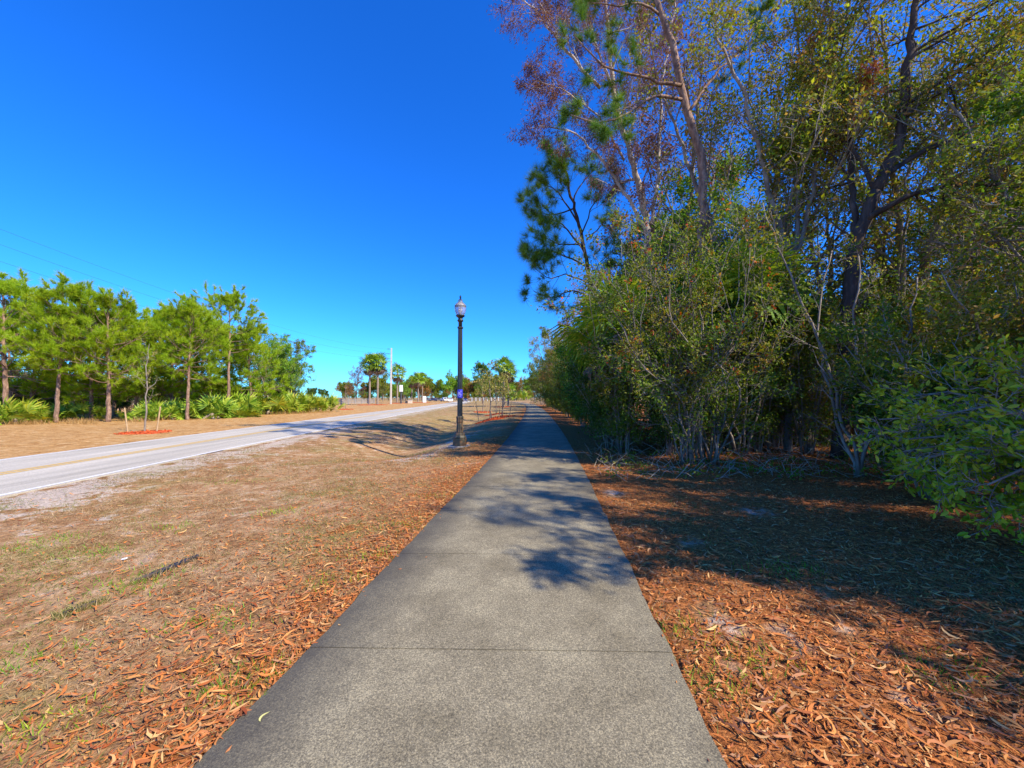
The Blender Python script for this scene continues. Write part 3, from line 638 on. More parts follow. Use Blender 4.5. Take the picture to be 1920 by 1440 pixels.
# great forked tree, right
hero('broadleaf_tree', 101, [
    ([(1570, 872, 10.2), (1585, 700, 10.2), (1592, 560, 10.2), (1610, 440, 10.2), (1640, 360, 10.1)], .20, .15, None),
    ([(1640, 360, 10.1), (1688, 260, 10.0), (1695, 150, 9.9), (1712, 40, 9.8), (1730, -90, 9.7)], .14, .05, 5.2),
    ([(1625, 410, 10.1), (1700, 370, 9.7), (1790, 345, 9.3), (1880, 345, 9.0), (1980, 360, 8.6)], .08, .025, 4.4),
    ([(1655, 330, 10.1), (1740, 280, 9.9), (1810, 250, 9.6), (1860, 160, 9.4), (1960, 60, 9.2)], .075, .02, 4.6),
    ([(1600, 520, 10.2), (1597, 330, 10.6), (1585, 200, 10.9), (1560, 60, 11.2), (1550, -60, 11.3)], .09, .03, 4.6),
    ([(1640, 360, 10.1), (1600, 280, 10.4), (1560, 240, 10.6), (1520, 120, 10.8)], .06, .02, 3.8)], HERO, M['bark_dark'], M['leaf_mixed'], LEAFX, 3, (.08, .16),
    'great dark forked tree with a thick trunk leaning right and long bare limbs', 'tree', twig=M['twig'], keep=.72, spread=.12, extra=rusty)
# grey multi-stem tree
hero('broadleaf_tree', 102, [
    ([(1478, 862, 11.4), (1482, 700, 11.4), (1486, 560, 11.5), (1480, 470, 11.5)], .12, .09, None),
    ([(1480, 470, 11.5), (1450, 380, 11.5), (1425, 290, 11.4), (1395, 180, 11.3), (1345, 60, 11.2), (1330, -60, 11.2)], .085, .02, 4.6),
    ([(1486, 560, 11.5), (1496, 400, 11.6), (1494, 260, 11.6), (1500, 120, 11.7), (1480, -50, 11.7)], .07, .02, 4.6),
    ([(1490, 480, 11.5), (1520, 370, 11.3), (1530, 260, 11.2), (1548, 120, 11.0), (1570, -40, 10.9)], .06, .02, 4.2),
    ([(1425, 290, 11.4), (1460, 275, 11.2), (1500, 300, 11.0)], .03, .012, 1.2)], HERO, M['bark_grey'], M['leaf_mixed'], LEAFX, 3, (.08, .15),
    'grey tree of several slender stems rising from one base, left of the great forked tree', 'tree', twig=M['twig'], keep=.8, spread=.12)
# near pine with long dark boughs over the path side
PCFG = [dict(n=4, wander=.2, up=.03, kids=(6, 8), ang=(25, 60), ratio=(.35, .6), t0=.35, rr=.5, sites=1, sites_here=True, tips=True),
        dict(n=3, wander=.25, up=.08, kids=(3, 4), ang=(30, 60), ratio=(.4, .7), t0=.35, sites=1, rr=.6, sites_here=True, tips=True),
        dict(n=2, wander=.2, up=.15, kids=(1, 3), ang=(25, 60), ratio=(.4, .6), sites=1, rr=.6, tips=True)]
hero('pine_tree', 103, [
    ([(1330, 850, 12.4), (1325, 600, 12.4), (1318, 400, 12.4), (1314, 300, 12.3), (1285, 190, 12.1), (1262, 90, 12.0), (1225, -20, 11.9), (1215, -160, 11.9)], .21, .06, None),
    ([(1278, 160, 12.0), (1225, 150, 11.8), (1160, 135, 11.6), (1105, 100, 11.4), (1075, 65, 11.2)], .055, .015, 1.9),
    ([(1285, 188, 12.1), (1235, 182, 11.8), (1180, 210, 11.5), (1130, 232, 11.3), (1070, 215, 11.2)], .055, .015, 2.0),
    ([(1240, 30, 12.0), (1200, 5, 11.6), (1150, 12, 11.3), (1110, 5, 11.1)], .045, .012, 1.7),
    ([(1250, 60, 12.0), (1235, 0, 12.2), (1245, -60, 12.3)], .06, .02, 1.8),
    ([(1290, 210, 12.1), (1340, 140, 12.3), (1400, 80, 12.6), (1430, 20, 12.8)], .05, .012, 1.8),
    ([(1215, -60, 11.9), (1150, -60, 11.7), (1080, -40, 11.4)], .04, .012, 1.8)], PCFG, M['bark_pine'], M['needle_dark'], None, 0, 0,
    'tall pine with scaly brown trunk and long dark boughs reaching left towards the path', 'pine tree', twig=M['bark_dark'], tuft=(60, .32, .013, 1.4))
# pale-barked tree with dead purple-brown leaves
PALE = [dict(n=6, wander=.13, up=.04, kids=(13, 16), ang=(25, 55), ratio=(.25, .5), t0=.2, rr=.45),
        dict(n=4, wander=.2, up=-.02, kids=(5, 7), ang=(25, 60), ratio=(.35, .65), t0=.15, rr=.5),
        dict(n=3, wander=.25, up=-.06, kids=(4, 5), ang=(25, 65), ratio=(.35, .6), t0=.15, sites=4, rr=.5)]
hero('bare_tree', 104, [
    ([(1225, 800, 15.5), (1222, 560, 15.5), (1208, 400, 15.5), (1178, 275, 15.4), (1150, 170, 15.3), (1138, 40, 15.2), (1128, -90, 15.2)], .19, .05, 5.0),
    ([(1215, 440, 15.5), (1165, 352, 15.3), (1118, 290, 15.0), (1075, 248, 14.8), (1010, 236, 14.6)], .075, .02, 3.8),
    ([(1125, 165, 15.2), (1085, 120, 15.0), (1040, 70, 14.8), (995, 10, 14.6), (960, -20, 14.5)], .07, .02, 4.4),
    ([(1222, 420, 15.5), (1236, 300, 15.8), (1240, 180, 16.0), (1262, 40, 16.2), (1270, -60, 16.3)], .08, .02, 4.4),
    ([(1178, 275, 15.4), (1195, 180, 15.6), (1200, 60, 15.8), (1180, -60, 15.9)], .06, .02, 4.2),
    ([(1150, 170, 15.3), (1110, 60, 15.1), (1085, -40, 15.0)], .05, .02, 4.0),
    ([(1170, 300, 15.4), (1130, 230, 15.1), (1060, 170, 14.9), (1000, 150, 14.7)], .05, .015, 3.6)], PALE, M['bark_pale'], M['leaf_purple'], LANCE, 4, (.09, .18),
    'tall pale-barked tree with a thin crown of dead purplish brown leaves', 'tree', twig=M['bark_pale'], spread=.10, keep=.9, droop=.4)
# dark pine beyond, lower crown hanging over the path
hero('pine_tree', 105, [
    ([(1120, 790, 19), (1112, 600, 19), (1098, 480, 19), (1075, 380, 18.8), (1055, 300, 18.7)], .17, .05, None),
    ([(1100, 500, 19), (1060, 480, 18.6), (1020, 470, 18.3), (990, 480, 18)], .05, .012, 2.0),
    ([(1095, 470, 19), (1050, 420, 18.6), (1010, 400, 18.3), (985, 390, 18)], .05, .012, 2.2),
    ([(1085, 420, 18.9), (1045, 360, 18.7), (1005, 335, 18.5)], .05, .012, 2.2),
    ([(1075, 380, 18.8), (1100, 330, 19.2), (1130, 310, 19.6)], .04, .012, 2.0),
    ([(1100, 450, 19), (1130, 420, 19.4), (1150, 400, 19.8)], .04, .012, 1.8),
    ([(1110, 560, 19), (1075, 545, 18.5), (1030, 560, 18.1), (1000, 545, 17.8)], .045, .012, 1.8),
    ([(1060, 320, 18.7), (1050, 290, 18.5), (1030, 285, 18.3)], .04, .012, 1.8),
    ([(1105, 530, 19), (1060, 515, 18.2), (1025, 520, 17.6), (1000, 500, 17.2)], .04, .012, 2.6), ([(1095, 460, 19), (1045, 455, 18.4), (1005, 440, 17.8)], .04, .012, 2.6), ([(1078, 390, 18.9), (1040, 400, 19.3), (1000, 375, 19.6)], .04, .012, 2.6),
    ([(1080, 400, 18.9), (1060, 340, 18.2), (1035, 320, 17.8)], .04, .012, 2.6), ([(1090, 440, 19), (1115, 380, 18.6), (1140, 350, 18.2)], .04, .012, 2.4), ([(1110, 560, 19), (1120, 500, 18.4), (1150, 470, 18)], .04, .012, 2.4)], PCFG, M['bark_dark'], M['needle_dark'], None, 0, 0,
    'dark dense-crowned pine against the sky at the left edge of the wood', 'pine tree', twig=M['bark_dark'], tuft=(44, .44, .0125, 1.7))

# foreground shrub of many pale stems
def red_tips(t):
    S = np.array(t.S); r = np.random.default_rng(9); k = r.random(len(S)) < .02; k &= S[:, 2] > 2.2; S2 = S[k]; g_ = Geo(); S3 = np.repeat(S2, 5, 0)
    scatter(g_, KITE, S3 + r.normal(0, .05, S3.shape), r.normal(size=S3.shape), r.uniform(.07, .12, len(S3)), r); return [('red_leaves', g_, M['leaf_red'])]
SH = [dict(n=5, wander=.12, up=.03, kids=(9, 12), ang=(15, 60), ratio=(.16, .40), t0=.06, tip=.2, rr=.5),
      dict(n=4, wander=.16, up=.02, kids=(3, 5), ang=(20, 55), ratio=(.35, .7), t0=.2, rr=.5),
      dict(n=3, wander=.2, up=0, kids=(3, 4), ang=(25, 60), ratio=(.35, .7), t0=.2, sites=3, rr=.55)]
rs_ = np.random.default_rng(77); L_ = []
for q in range(28):
    bx = 1312 + rs_.uniform(-38, 38); a = rs_.uniform(-1, 1); tx = 1310 + a * 215 + rs_.normal(0, 20); ty = 390 + 160 * a * a + rs_.uniform(-30, 130); y0 = 9.5 + rs_.uniform(-.25, .35); y1 = y0 + rs_.uniform(-1.1, .9)
    L_.append(([(bx, 872 + rs_.uniform(-6, 6), y0), (bx + a * 45 + rs_.normal(0, 22), 740, y0 + rs_.normal(0, .15)), (bx + (tx - bx) * .6 + rs_.normal(0, 30), 870 + (ty - 870) * .6, (y0 + y1) / 2 + rs_.normal(0, .3)), (tx, ty, y1)], rs_.uniform(.012, .034), .006, 2.6))
hero('multi_stem_shrub', 106, L_, SH, M['bark_grey'], M['leaf_green'], KITE, 3, (.06, .105), 'tall sprawling shrub of many thin pale stems fanning from one base beside the path', 'shrub', twig=M['twig'], keep=.6, extra=red_tips)
L_ = []
for pts in ([(1612, 905, 7.7), (1585, 800, 7.9), (1540, 650, 8.2), (1480, 520, 8.5), (1430, 380, 8.8)], [(1618, 905, 7.7), (1612, 780, 7.8), (1600, 640, 7.9), (1610, 480, 8.0)], [(1605, 902, 7.8), (1560, 760, 8.2), (1535, 620, 8.6), (1560, 470, 9)], [(1610, 905, 7.7), (1640, 760, 7.7), (1700, 640, 7.8), (1720, 520, 8.0)]):
    L_.append((pts, .035, .012, 2.2))
hero('slender_tree', 107, L_, SH, M['bark_grey'], M['leaf_olive'], KITE, 2, (.05, .10), 'small grey tree of thin leaning crossed stems standing on the leaf litter at right', 'tree', twig=M['twig'], keep=.6)
L_ = []
for bx, by, Y_, tx, ty in ((1385, 850, 10.6, 1330, 430), (1395, 850, 10.6, 1420, 400), (1400, 850, 10.6, 1500, 520), (1440, 845, 11, 1400, 560), (1380, 850, 10.4, 1290, 560)):
    L_.append(([(bx, by, Y_), (bx + (tx - bx) * .3, by + (ty - by) * .35, Y_), (tx, ty, Y_ - .4)], .03, .01, 2.0))
hero('multi_stem_shrub', 108, L_, SH, M['bark_grey'], M['leaf_green'], KITE, 2, (.06, .10), 'thin-stemmed shrub of bare criss-cross twigs between the sprawling shrub and the grey tree', 'shrub', twig=M['twig'], keep=.5)

def twiggy(seed, h, n, label, x, y, keep=.5, leaf='leaf_olive', sp=1.3):
    r = np.random.default_rng(seed); t = Tree(seed + 1, SH)
    for q in range(n):
        a = r.uniform(0, 6.28); s_ = sp * r.uniform(.4, 1.2); hh = h * r.uniform(.65, 1.05); t.limb([(math.cos(a) * .12, math.sin(a) * .12, -.05), (math.cos(a) * s_ * .3, math.sin(a) * s_ * .3, hh * .4), (math.cos(a) * s_, math.sin(a) * s_, hh)], r.uniform(.014, .03), .006, 0, L=h * .42, k=5)
    b = np.array([x, y, float(gz(x, y))]); t.finish('twiggy_shrub', b, t.leaves(KITE, 2, (.05, .10), .08, keep=keep), M['bark_grey'], M[leaf], M['twig'], label=label, cat='shrub', group='twiggy shrubs at the edge of the wood')
twiggy(501, 4.2, 12, 'twiggy half bare shrub just right of the grey tree', 8.3, 10.9)
twiggy(502, 3.4, 12, 'low twiggy shrub behind the small leaning grey tree', 8.6, 8.9)
twiggy(503, 4.8, 12, 'tall twiggy shrub standing right of the great forked tree', 11.0, 9.8)
twiggy(504, 3.8, 12, 'twiggy shrub behind the glossy shrub at the right edge', 8.9, 6.9, .8)
twiggy(505, 3.6, 11, 'twiggy shrub left of the sprawling shrub, before the skirted palm', 3.45, 11.9, .9, 'leaf_green', .9)
twiggy(507, 3.6, 12, 'dense twiggy shrub behind the base of the sprawling shrub', 5.4, 11.4, 1.0, 'leaf_green')
twiggy(508, 3.2, 12, 'twiggy shrub in the shade between the sprawling shrub and the grey tree', 6.9, 11.0, .9, 'leaf_green')
twiggy(509, 4.4, 12, 'twiggy shrub in the shade behind the grey tree', 8.0, 12.8, .9, 'leaf_green')
twiggy(510, 2.6, 10, 'knee high twiggy shrub right of the small leaning tree', 9.6, 8.0, .9, 'leaf_olive')
twiggy(511, 3.0, 13, 'leafy twiggy shrub nearest the camera, left of the glossy shrub', 6.6, 6.1, .95, 'leaf_green', 1.0)
twiggy(512, 3.4, 13, 'leafy twiggy shrub behind the glossy shrub, touching the right edge', 7.6, 5.3, .95, 'leaf_mixed', 1.1)
twiggy(513, 2.2, 12, 'small dark leafy shrub between the leaning tree and the glossy shrub', 7.6, 7.2, 1.0, 'leaf_dark', .9)
twiggy(506, 4.6, 12, 'twiggy olive shrub farthest right, under the drooping brown and green crown', 12.0, 8.0, .9)

# near glossy shrub at the right edge
def near_bush():
    r = np.random.default_rng(201); cfg = [dict(n=5, wander=.16, up=.0, kids=(8, 10), ang=(25, 65), ratio=(.35, .55), t0=.2, rr=.5),
            dict(n=4, wander=.2, up=-.02, kids=(5, 6), ang=(30, 65), ratio=(.4, .7), t0=.15, rr=.5), dict(n=3, wander=.2, up=.02, kids=(3, 4), ang=(25, 60), ratio=(.4, .65), t0=.15, sites=5, rr=.6)]
    t = Tree(202, cfg); base = np.array([6.1, 3.95, float(gz(6.1, 3.95))])
    for tx, ty, tz in ((-1.5, -.2, .75), (-1.7, .5, 1.1), (-1.5, .2, 1.4), (-1.0, -.1, 1.8), (-.3, .5, 1.9), (-1.2, 1.2, 1.3), (-.9, .1, .5), (.6, -.2, 1.9), (-1.7, .15, .95), (-1.35, -.25, 1.2), (-.5, 1.5, 1.6), (-1.1, 1.0, .9)):
        t.limb([(0, 0, -.05), (tx * .2, ty * .2, tz * .5 + .25), (tx * .6, ty * .6, tz * .9 + .2), (tx, ty, tz)], .03, .008, 0, L=1.55, k=6)
    g_ = t.leaves(OVAL, 1, (.035, .11), .02, along=.9, keep=.68)
    return t.finish('glossy_shrub', base, g_, M['bark_grey'], M['leaf_glossy'], M['twig'], label='near shrub with oval glossy green leaves hanging low at the right edge', cat='shrub')
near_bush()

# palms standing in the thicket
PA = [((71, 3.9), dict(nf=46, fs=1.35, dead=34)), ((72, 4.4), dict(nf=50, fs=1.35, dead=22)), ((73, 2.6), dict(nf=36, fs=1.2, dead=10)), ((74, 7.0), dict(nf=44, fs=1.25, dead=14))]
place_palm('a', PA[0], onG(1160, 13.2), .4, 1, 'palm_tree', label='cabbage palm with a skirt of dead fronds left of the sprawling shrub', cat='palm tree')
place_palm('b', PA[1], onG(1372, 12.0), 1.4, 1, 'palm_tree', label='cabbage palm with wide drooping fans behind the sprawling shrub', cat='palm tree')
place_palm('a', PA[0], onG(1300, 15.0), 2.4, 1.15, 'palm_tree', label='cabbage palm half hidden in the thicket under the purplish bare tree', cat='palm tree')
place_palm('c', PA[2], onG(1560, 12.8), .4, .8, 'palm_tree', label='low palm in the shade behind the great forked tree', cat='palm tree')

# named shrubs and trees bordering the path, near to far
row = [ # proto, x, y, rz, scale, leaf, label, category
 (B2, 3.75, 15.0, .3, .95, 'leaf_dark', 'dark green shrub by the path at the foot of the skirted palm', 'shrub'),
 (B2, 3.3, 13.1, 4.0, .72, 'leaf_dark', 'dark shrub nearest the path edge, hiding the trunk of the skirted palm', 'shrub'),
 (B2, 4.6, 11.2, 2.0, .62, 'leaf_dark', 'low dark shrub just left of the sprawling pale-stemmed shrub', 'shrub'),
 (B1, 4.5, 17.5, 1.1, 1.25, 'leaf_dark', 'tall dark green shrub bordering the path under the dark pine', 'shrub'),
 (B3, 6.4, 14.5, 2.1, 1.1, 'leaf_green', 'tall leafy green shrub behind the cabbage palms', 'shrub'),
 (B1, 4.7, 21.5, .7, 1.25, 'leaf_bright', 'fresh green shrub bordering the path beyond the dark pine', 'shrub'),
 (T2p, 6.2, 24.0, 1.7, .78, 'leaf_brown', 'tree with rusty brown and olive crown behind the path-side shrubs', 'tree'),
 (B3, 5.2, 26.5, 2.9, 1.15, 'leaf_green', 'olive green shrub bordering the path below the rusty brown tree', 'shrub'),
 (T1p, 7.0, 30.0, .4, .80, 'leaf_bright', 'leafy green tree rising behind the path-side shrubs', 'tree'),
 (B1, 5.8, 32.5, 1.9, 1.25, 'leaf_dark', 'dark shrub bordering the shaded stretch of path', 'shrub'),
 (T2p, 7.2, 38.0, 2.2, .85, 'leaf_brown', 'tree with reddish brown crown midway along the path', 'tree'),
 (B3, 6.4, 40.0, 1.2, 1.15, 'leaf_green', 'shrub leaning to the path midway along it', 'shrub'),
 (T3p, 7.4, 48.0, .2, 1.0, 'leaf_green', 'round green tree in the middle distance of the path', 'tree'),
 (T2p, 7.6, 58.0, 1.5, .9, 'leaf_brown', 'far rusty tree standing over the path-side hedge', 'tree'),
 (T1p, 7.2, 72.0, 2.5, 1.25, 'leaf_grey', 'pale grey-leaved tree beyond the rusty trees where the path bends', 'tree'),
 (T3p, 7.6, 66.0, .9, .9, 'leaf_dark', 'dark round tree near the far bend of the path', 'tree'),
 (T3p, 7.6, 104.0, 1.6, 1.1, 'leaf_green', 'green tree on the inside of the path bend', 'tree'),
 (T3p, 7.4, 124.0, 2.6, 1.1, 'leaf_dark', 'dark tree behind the bend, last in the row by the path', 'tree'),
 (T3p, 8.0, 86.0, .6, 1.0, 'leaf_dark', 'dark tree just before the bend of the path', 'tree'),
]
for p_, x_, y_, rz, s_, lf, lab, ct in row:
    place(p_, (x_, y_, float(gz(x_, y_))), rz, s_, M[lf], label=lab, cat=ct)
# taller trees inside the wood
inn = [
 (T4p, 11.5, 13.6, 1.0, 1.0, 'leaf_green', 'leafy tree behind the great forked tree, its crown filling the gaps', 'tree'),
 (T2p, 15.5, 12.0, 2.0, 1.0, 'leaf_mixed', 'tree with brown and olive leaves at the right edge of the wood', 'tree'),
 (T3p, 16.0, 15.5, 2.6, .8, 'leaf_olive', 'round olive-leaved tree low at the right edge of the wood', 'tree'),
 (T1p, 9.2, 17.0, 2.9, 1.05, 'leaf_bright', 'olive tree seen between the grey tree and the pine trunk', 'tree'),
 (T2p, 22.0, 19.0, .4, 1.0, 'leaf_green', 'far green tree deep in the wood at right', 'tree'),
 (PN3, 7.6, 18.5, .4, 1.0, 'needle_dark', 'short bushy pine deep in the wood behind the palms', 'pine tree'),
 (T3p, 12.6, 19.5, 1.4, .9, 'leaf_green', 'round green tree deep in the middle of the wood', 'tree'),
 (T4p, 12.5, 8.2, 4.0, .95, 'leaf_green', 'tree with drooping brown and green crown at the upper right corner', 'tree'),
 (T4p, 8.4, 13.4, .3, 1.38, 'leaf_mixed', 'very tall brown and green leaved tree between the pine trunk and the great forked tree', 'tree'),
 (T4p, 7.4, 17.5, 2.2, 1.45, 'leaf_purple', 'very tall tree of dead purplish leaves behind the pine trunk', 'tree'),
 (T4p, 12.8, 12.4, 5.2, 1.3, 'leaf_mixed', 'very tall tree right behind the bare limbs of the great forked tree', 'tree'),
 (T4p, 18.5, 12.5, 1.2, 1.15, 'leaf_bright', 'very tall green tree at the upper right edge', 'tree'),
 # to the right of the view: their shade falls across the leaf litter
 (T3p, 9.9, 4.8, 3.0, .78, 'leaf_green', 'low spreading tree behind the glossy shrub at the right edge', 'tree'),
 (T4p, 10.6, .9, .5, .85, 'leaf_green', 'leafy tree past the right edge, shading the leaf litter', 'tree'),
 (T4p, 16.0, 2.2, .5, .9, 'leaf_olive', 'tall tree past the right edge, beyond the leafy one', 'tree'),
 (T4p, 8.9, .6, 3.3, .72, 'leaf_green', 'spreading tree just past the right edge, casting the near shade', 'tree'),
 (T3p, 7.9, 1.55, 3.3, .66, 'leaf_green', 'low dense tree just past the right edge, shading the near litter', 'tree'),
 (B1, 8.2, 1.6, 1.0, 1.05, 'leaf_green', 'green shrub just past the right edge, shading the litter', 'shrub'),
]
for p_, x_, y_, rz, s_, lf, lab, ct in inn:
    place(p_, (x_, y_, float(gz(x_, y_))), rz, s_, M[lf], label=lab, cat=ct)
# the mass of undergrowth that closes the wood behind them
items = []; ru = np.random.default_rng(5)
for q in range(52):
    y_ = 12.5 + 20 * ru.random() ** 1.6; x_ = ru.uniform(.36 * y_ + 1.5, 1.5 * y_); items.append(([B1, B2, B3][q % 3], (x_, y_, float(gz(x_, y_)) - .05), ru.uniform(0, 6.28), ru.uniform(.9, 1.35), M[['leaf_green', 'leaf_dark', 'leaf_olive', 'leaf_green', 'leaf_mixed'][q % 5]]))
for q in range(10):
    y_ = ru.uniform(36, 95); x_ = path_c(y_) + ru.uniform(2.8, 4.5); items.append(([B1, B2, B3][q % 3], (x_, y_, -.05), ru.uniform(0, 6.28), ru.uniform(1., 1.4), M[['leaf_green', 'leaf_dark', 'leaf_olive'][q % 3]]))
for q in range(16):
    y_ = 19 + 3.4 * q + ru.uniform(-.8, .8); x_ = path_c(y_) + PHW + ru.uniform(1.3, 1.8); items.append((B2, (x_, y_, float(gz(x_, y_)) - .05), ru.uniform(0, 6.28), ru.uniform(.45, .7), M[['leaf_dark', 'leaf_olive', 'leaf_green'][q % 3]]))
merged('undergrowth', items, label='tangled mass of green undergrowth closing the wood on the right', cat='undergrowth', kind='stuff')

# ================================================================== LEFT SIDE
left = [ # proto, px, Y, rz, scale, leaf, label
 (PN1, 12, 28.5, .2, .95, 'needle', 'leftmost roadside pine, cut by the left edge of the view', 'pine tree'),
 (PN2, 107, 28.2, 1.2, .84, 'needle', 'slim pine with a tall rounded top, second from the left', 'pine tree'),
 (PN1, 205, 29.0, 2.1, .84, 'needle', 'pine with a thick straight brown trunk left of the staked sapling', 'pine tree'),
 (PN3, 172, 31.5, 3.0, .90, 'needle', 'dense pine with a thin trunk between the slim pine and the thick-trunked pine', 'pine tree'),
 (PN2, 352, 31.5, .5, .79, 'needle', 'crooked double-stemmed pine right of the staked sapling', 'pine tree'),
 (PN3, 322, 35.0, 4.1, .98, 'needle', 'bushy pine behind the crooked double-stemmed pine', 'pine tree'),
 (PN4, 428, 35.5, 2.2, .93, 'needle', 'tallest pine with an open airy top at the right of the stand', 'pine tree'),
 (PN3, 60, 33.0, 5.0, .95, 'needle', 'bushy pine behind the two leftmost pines', 'pine tree'),
 (PN3, 255, 34.0, .9, .80, 'needle', 'shorter pine just behind the staked sapling', 'pine tree'),
 (PN3, 140, 35.0, 1.3, .98, 'needle', 'bushy pine in the second row, behind the dense thin-trunked pine', 'pine tree'),
 (PN3, 215, 37.0, 3.3, .95, 'needle', 'bushy pine in the second row, behind the thick-trunked pine', 'pine tree'),
 (PN3, 290, 37.5, 5.3, .92, 'needle', 'bushy pine in the second row, right of the staked sapling', 'pine tree'),
 (PN3, 375, 40.0, .3, .98, 'needle', 'bushy pine in the second row, between the crooked and the tallest pine', 'pine tree'),
 (PN3, 20, 36.0, 2.3, 1.0, 'needle', 'bushy pine in the second row at the left edge', 'pine tree'),
 (PN1, 395, 38.5, 1.9, .80, 'needle', 'pine low behind the tallest airy pine', 'pine tree'),
 (PN3, 470, 40.0, 2.4, .92, 'needle', 'low broad pine right of the tallest airy pine', 'pine tree'),
]
for p_, px, Y_, rz, s_, lf, lab, ct in left:
    place(p_, onG(px, Y_), rz, s_, M[lf], label=lab, cat=ct)
place(T3p, onG(505, 46), .7, .88, M['leaf_bright'], name='round_tree', label='round bright green tree beside the low broad pine', cat='tree')
place(T3p, onG(478, 49), 4.1, 1.02, M['leaf_bright'], name='round_tree', label='leafy tree rising behind the low broad pine', cat='tree')
place(T3p, onG(530, 52), 5.2, .95, M['leaf_green'], name='round_tree', label='darker leafy tree between the two rounded trees', cat='tree')
place(T3p, onG(548, 48), 2.7, .80, M['leaf_bright'], name='round_tree', label='rounded leafy tree at the right end of the roadside stand', cat='tree')
pm = [(0, 28, 26.8, 1.15, 'bright palmetto clump at the left edge below the leftmost pine'), (2, 92, 29.5, .9, 'small palmetto between the two leftmost pines'), (1, 150, 31.5, .9, 'dark palmetto behind the slim pine'),
      (2, 268, 30.5, .95, 'palmetto fan behind the staked sapling'), (1, 318, 32.0, 1.0, 'palmetto at the foot of the crooked double-stemmed pine'), (0, 398, 33.5, 1.35, 'tall palmetto right of the crooked pine'), (1, 432, 36.0, 1.4, 'palmetto at the foot of the tallest airy pine'),
      (0, 458, 36.0, 1.1, 'yellowish palmetto in front of the low broad pine'), (1, 505, 42.0, 1.5, 'big palmetto in front of the round bright green tree'), (0, 540, 45.0, 1.4, 'palmetto third from the right end of the stand'), (1, 570, 47.0, 1.5, 'pale green palmetto second from the right end of the stand'), (1, 594, 49.0, 1.35, 'last palmetto at the right end of the roadside stand')]
for i_, px, Y_, s_, lab in pm:
    place_palmetto(i_, onG(px, Y_), px * .7, s_, label=lab, cat='palmetto', leaf={92: 'frond', 150: 'frond', 318: 'frond', 268: 'frond', 398: 'frond', 432: 'frond'}.get(px), group='palmettos under the roadside pines')
items = []
for q in range(26):
    px = -60 + 600 * (q + ru.random()) / 26; Y_ = 36 + 14 * max(0, px) / 540 + ru.uniform(0, 5); o_ = onG(px, Y_); items.append(([B2, B1][q % 2], tuple(o_), ru.uniform(0, 6), ru.uniform(.75, 1.15), M[['leaf_dark', 'leaf_dark', 'leaf_green'][q % 3]]))
merged('undergrowth', items, label='dark brushy undergrowth behind the roadside pines on the left', cat='undergrowth', kind='stuff')
# tall golden grass along the foot of the pines
g = Geo(); n = 9000; px = ru.uniform(-60, 620, n); Yq = 27.0 + np.maximum(0, px - 200) * .047 + ru.uniform(-1.2, 1.5, n); xx = (px - 960) / F * Yq; pos = np.stack([xx, Yq, gz(xx, Yq)], -1)
kk = np.sin(px * .05) + np.sin(px * .021 + 1) + ru.normal(0, .5, n) > -.3; pos = pos[kk]; n = len(pos)
scatter(g, needle_t(.035), pos, ru.normal(0, .35, (n, 3)) + np.array([0, 0, 1]), ru.uniform(.15, .5, n), ru)
g.build('dry_grass', M['dry_grass'], label='tall golden dry grass along the foot of the roadside pines', cat='grass', kind='stuff')

def mulch_ring(loc, r_, label, seed=0):
    rr = np.random.default_rng(seed); g = Geo(); k = 40; rings = [0, .35, .65, .85, 1.0]; V = [(0, 0, .07)]
    for q in rings[1:]:
        for a in np.linspace(0, 2 * math.pi, k, endpoint=False): w = 1 + .06 * math.sin(3 * a + seed) + rr.normal(0, .03); V.append((r_ * q * w * math.cos(a), r_ * q * w * math.sin(a), .07 * (1 - q ** 2) + rr.normal(0, .008) + (-.02 if q == 1 else .005)))
    tri = np.array([[0, 1 + i, 1 + (i + 1) % k] for i in range(k)]); qd = np.array([[1 + j * k + i, 1 + (j + 1) * k + i, 1 + (j + 1) * k + (i + 1) % k, 1 + j * k + (i + 1) % k] for j in range(3) for i in range(k)])
    V = np.array(V) + np.asarray(loc); V[:, 2] = V[:, 2] - loc[2] + gz(V[:, 0], V[:, 1]) + .015
    g.add(V, [tri, qd])
    n = int(700 * r_ * r_); a = rr.uniform(0, 6.28, n); q = np.sqrt(rr.random(n)) * r_ * 1.12; pos = np.stack([loc[0] + q * np.cos(a), loc[1] + q * np.sin(a), 0 * a], -1); pos[:, 2] = gz(pos[:, 0], pos[:, 1]) + .03 + .06 * (1 - np.minimum(1, q / r_) ** 2)
    scatter(g, KITE, pos, rr.normal(size=(n, 3)) * np.array([1, 1, .25]), rr.uniform(.05, .14, n), rr)
    return g.build('mulch_ring', M['mulch'], label=label, cat='mulch', kind='stuff')
def stake_mb(parent, x, y, tx, ty, h):
    g = Geo(); tube(g, [(x, y, -.1), (tx, ty, h)], [.035, .032], 6); g.build('stake', M['stake'], parent)
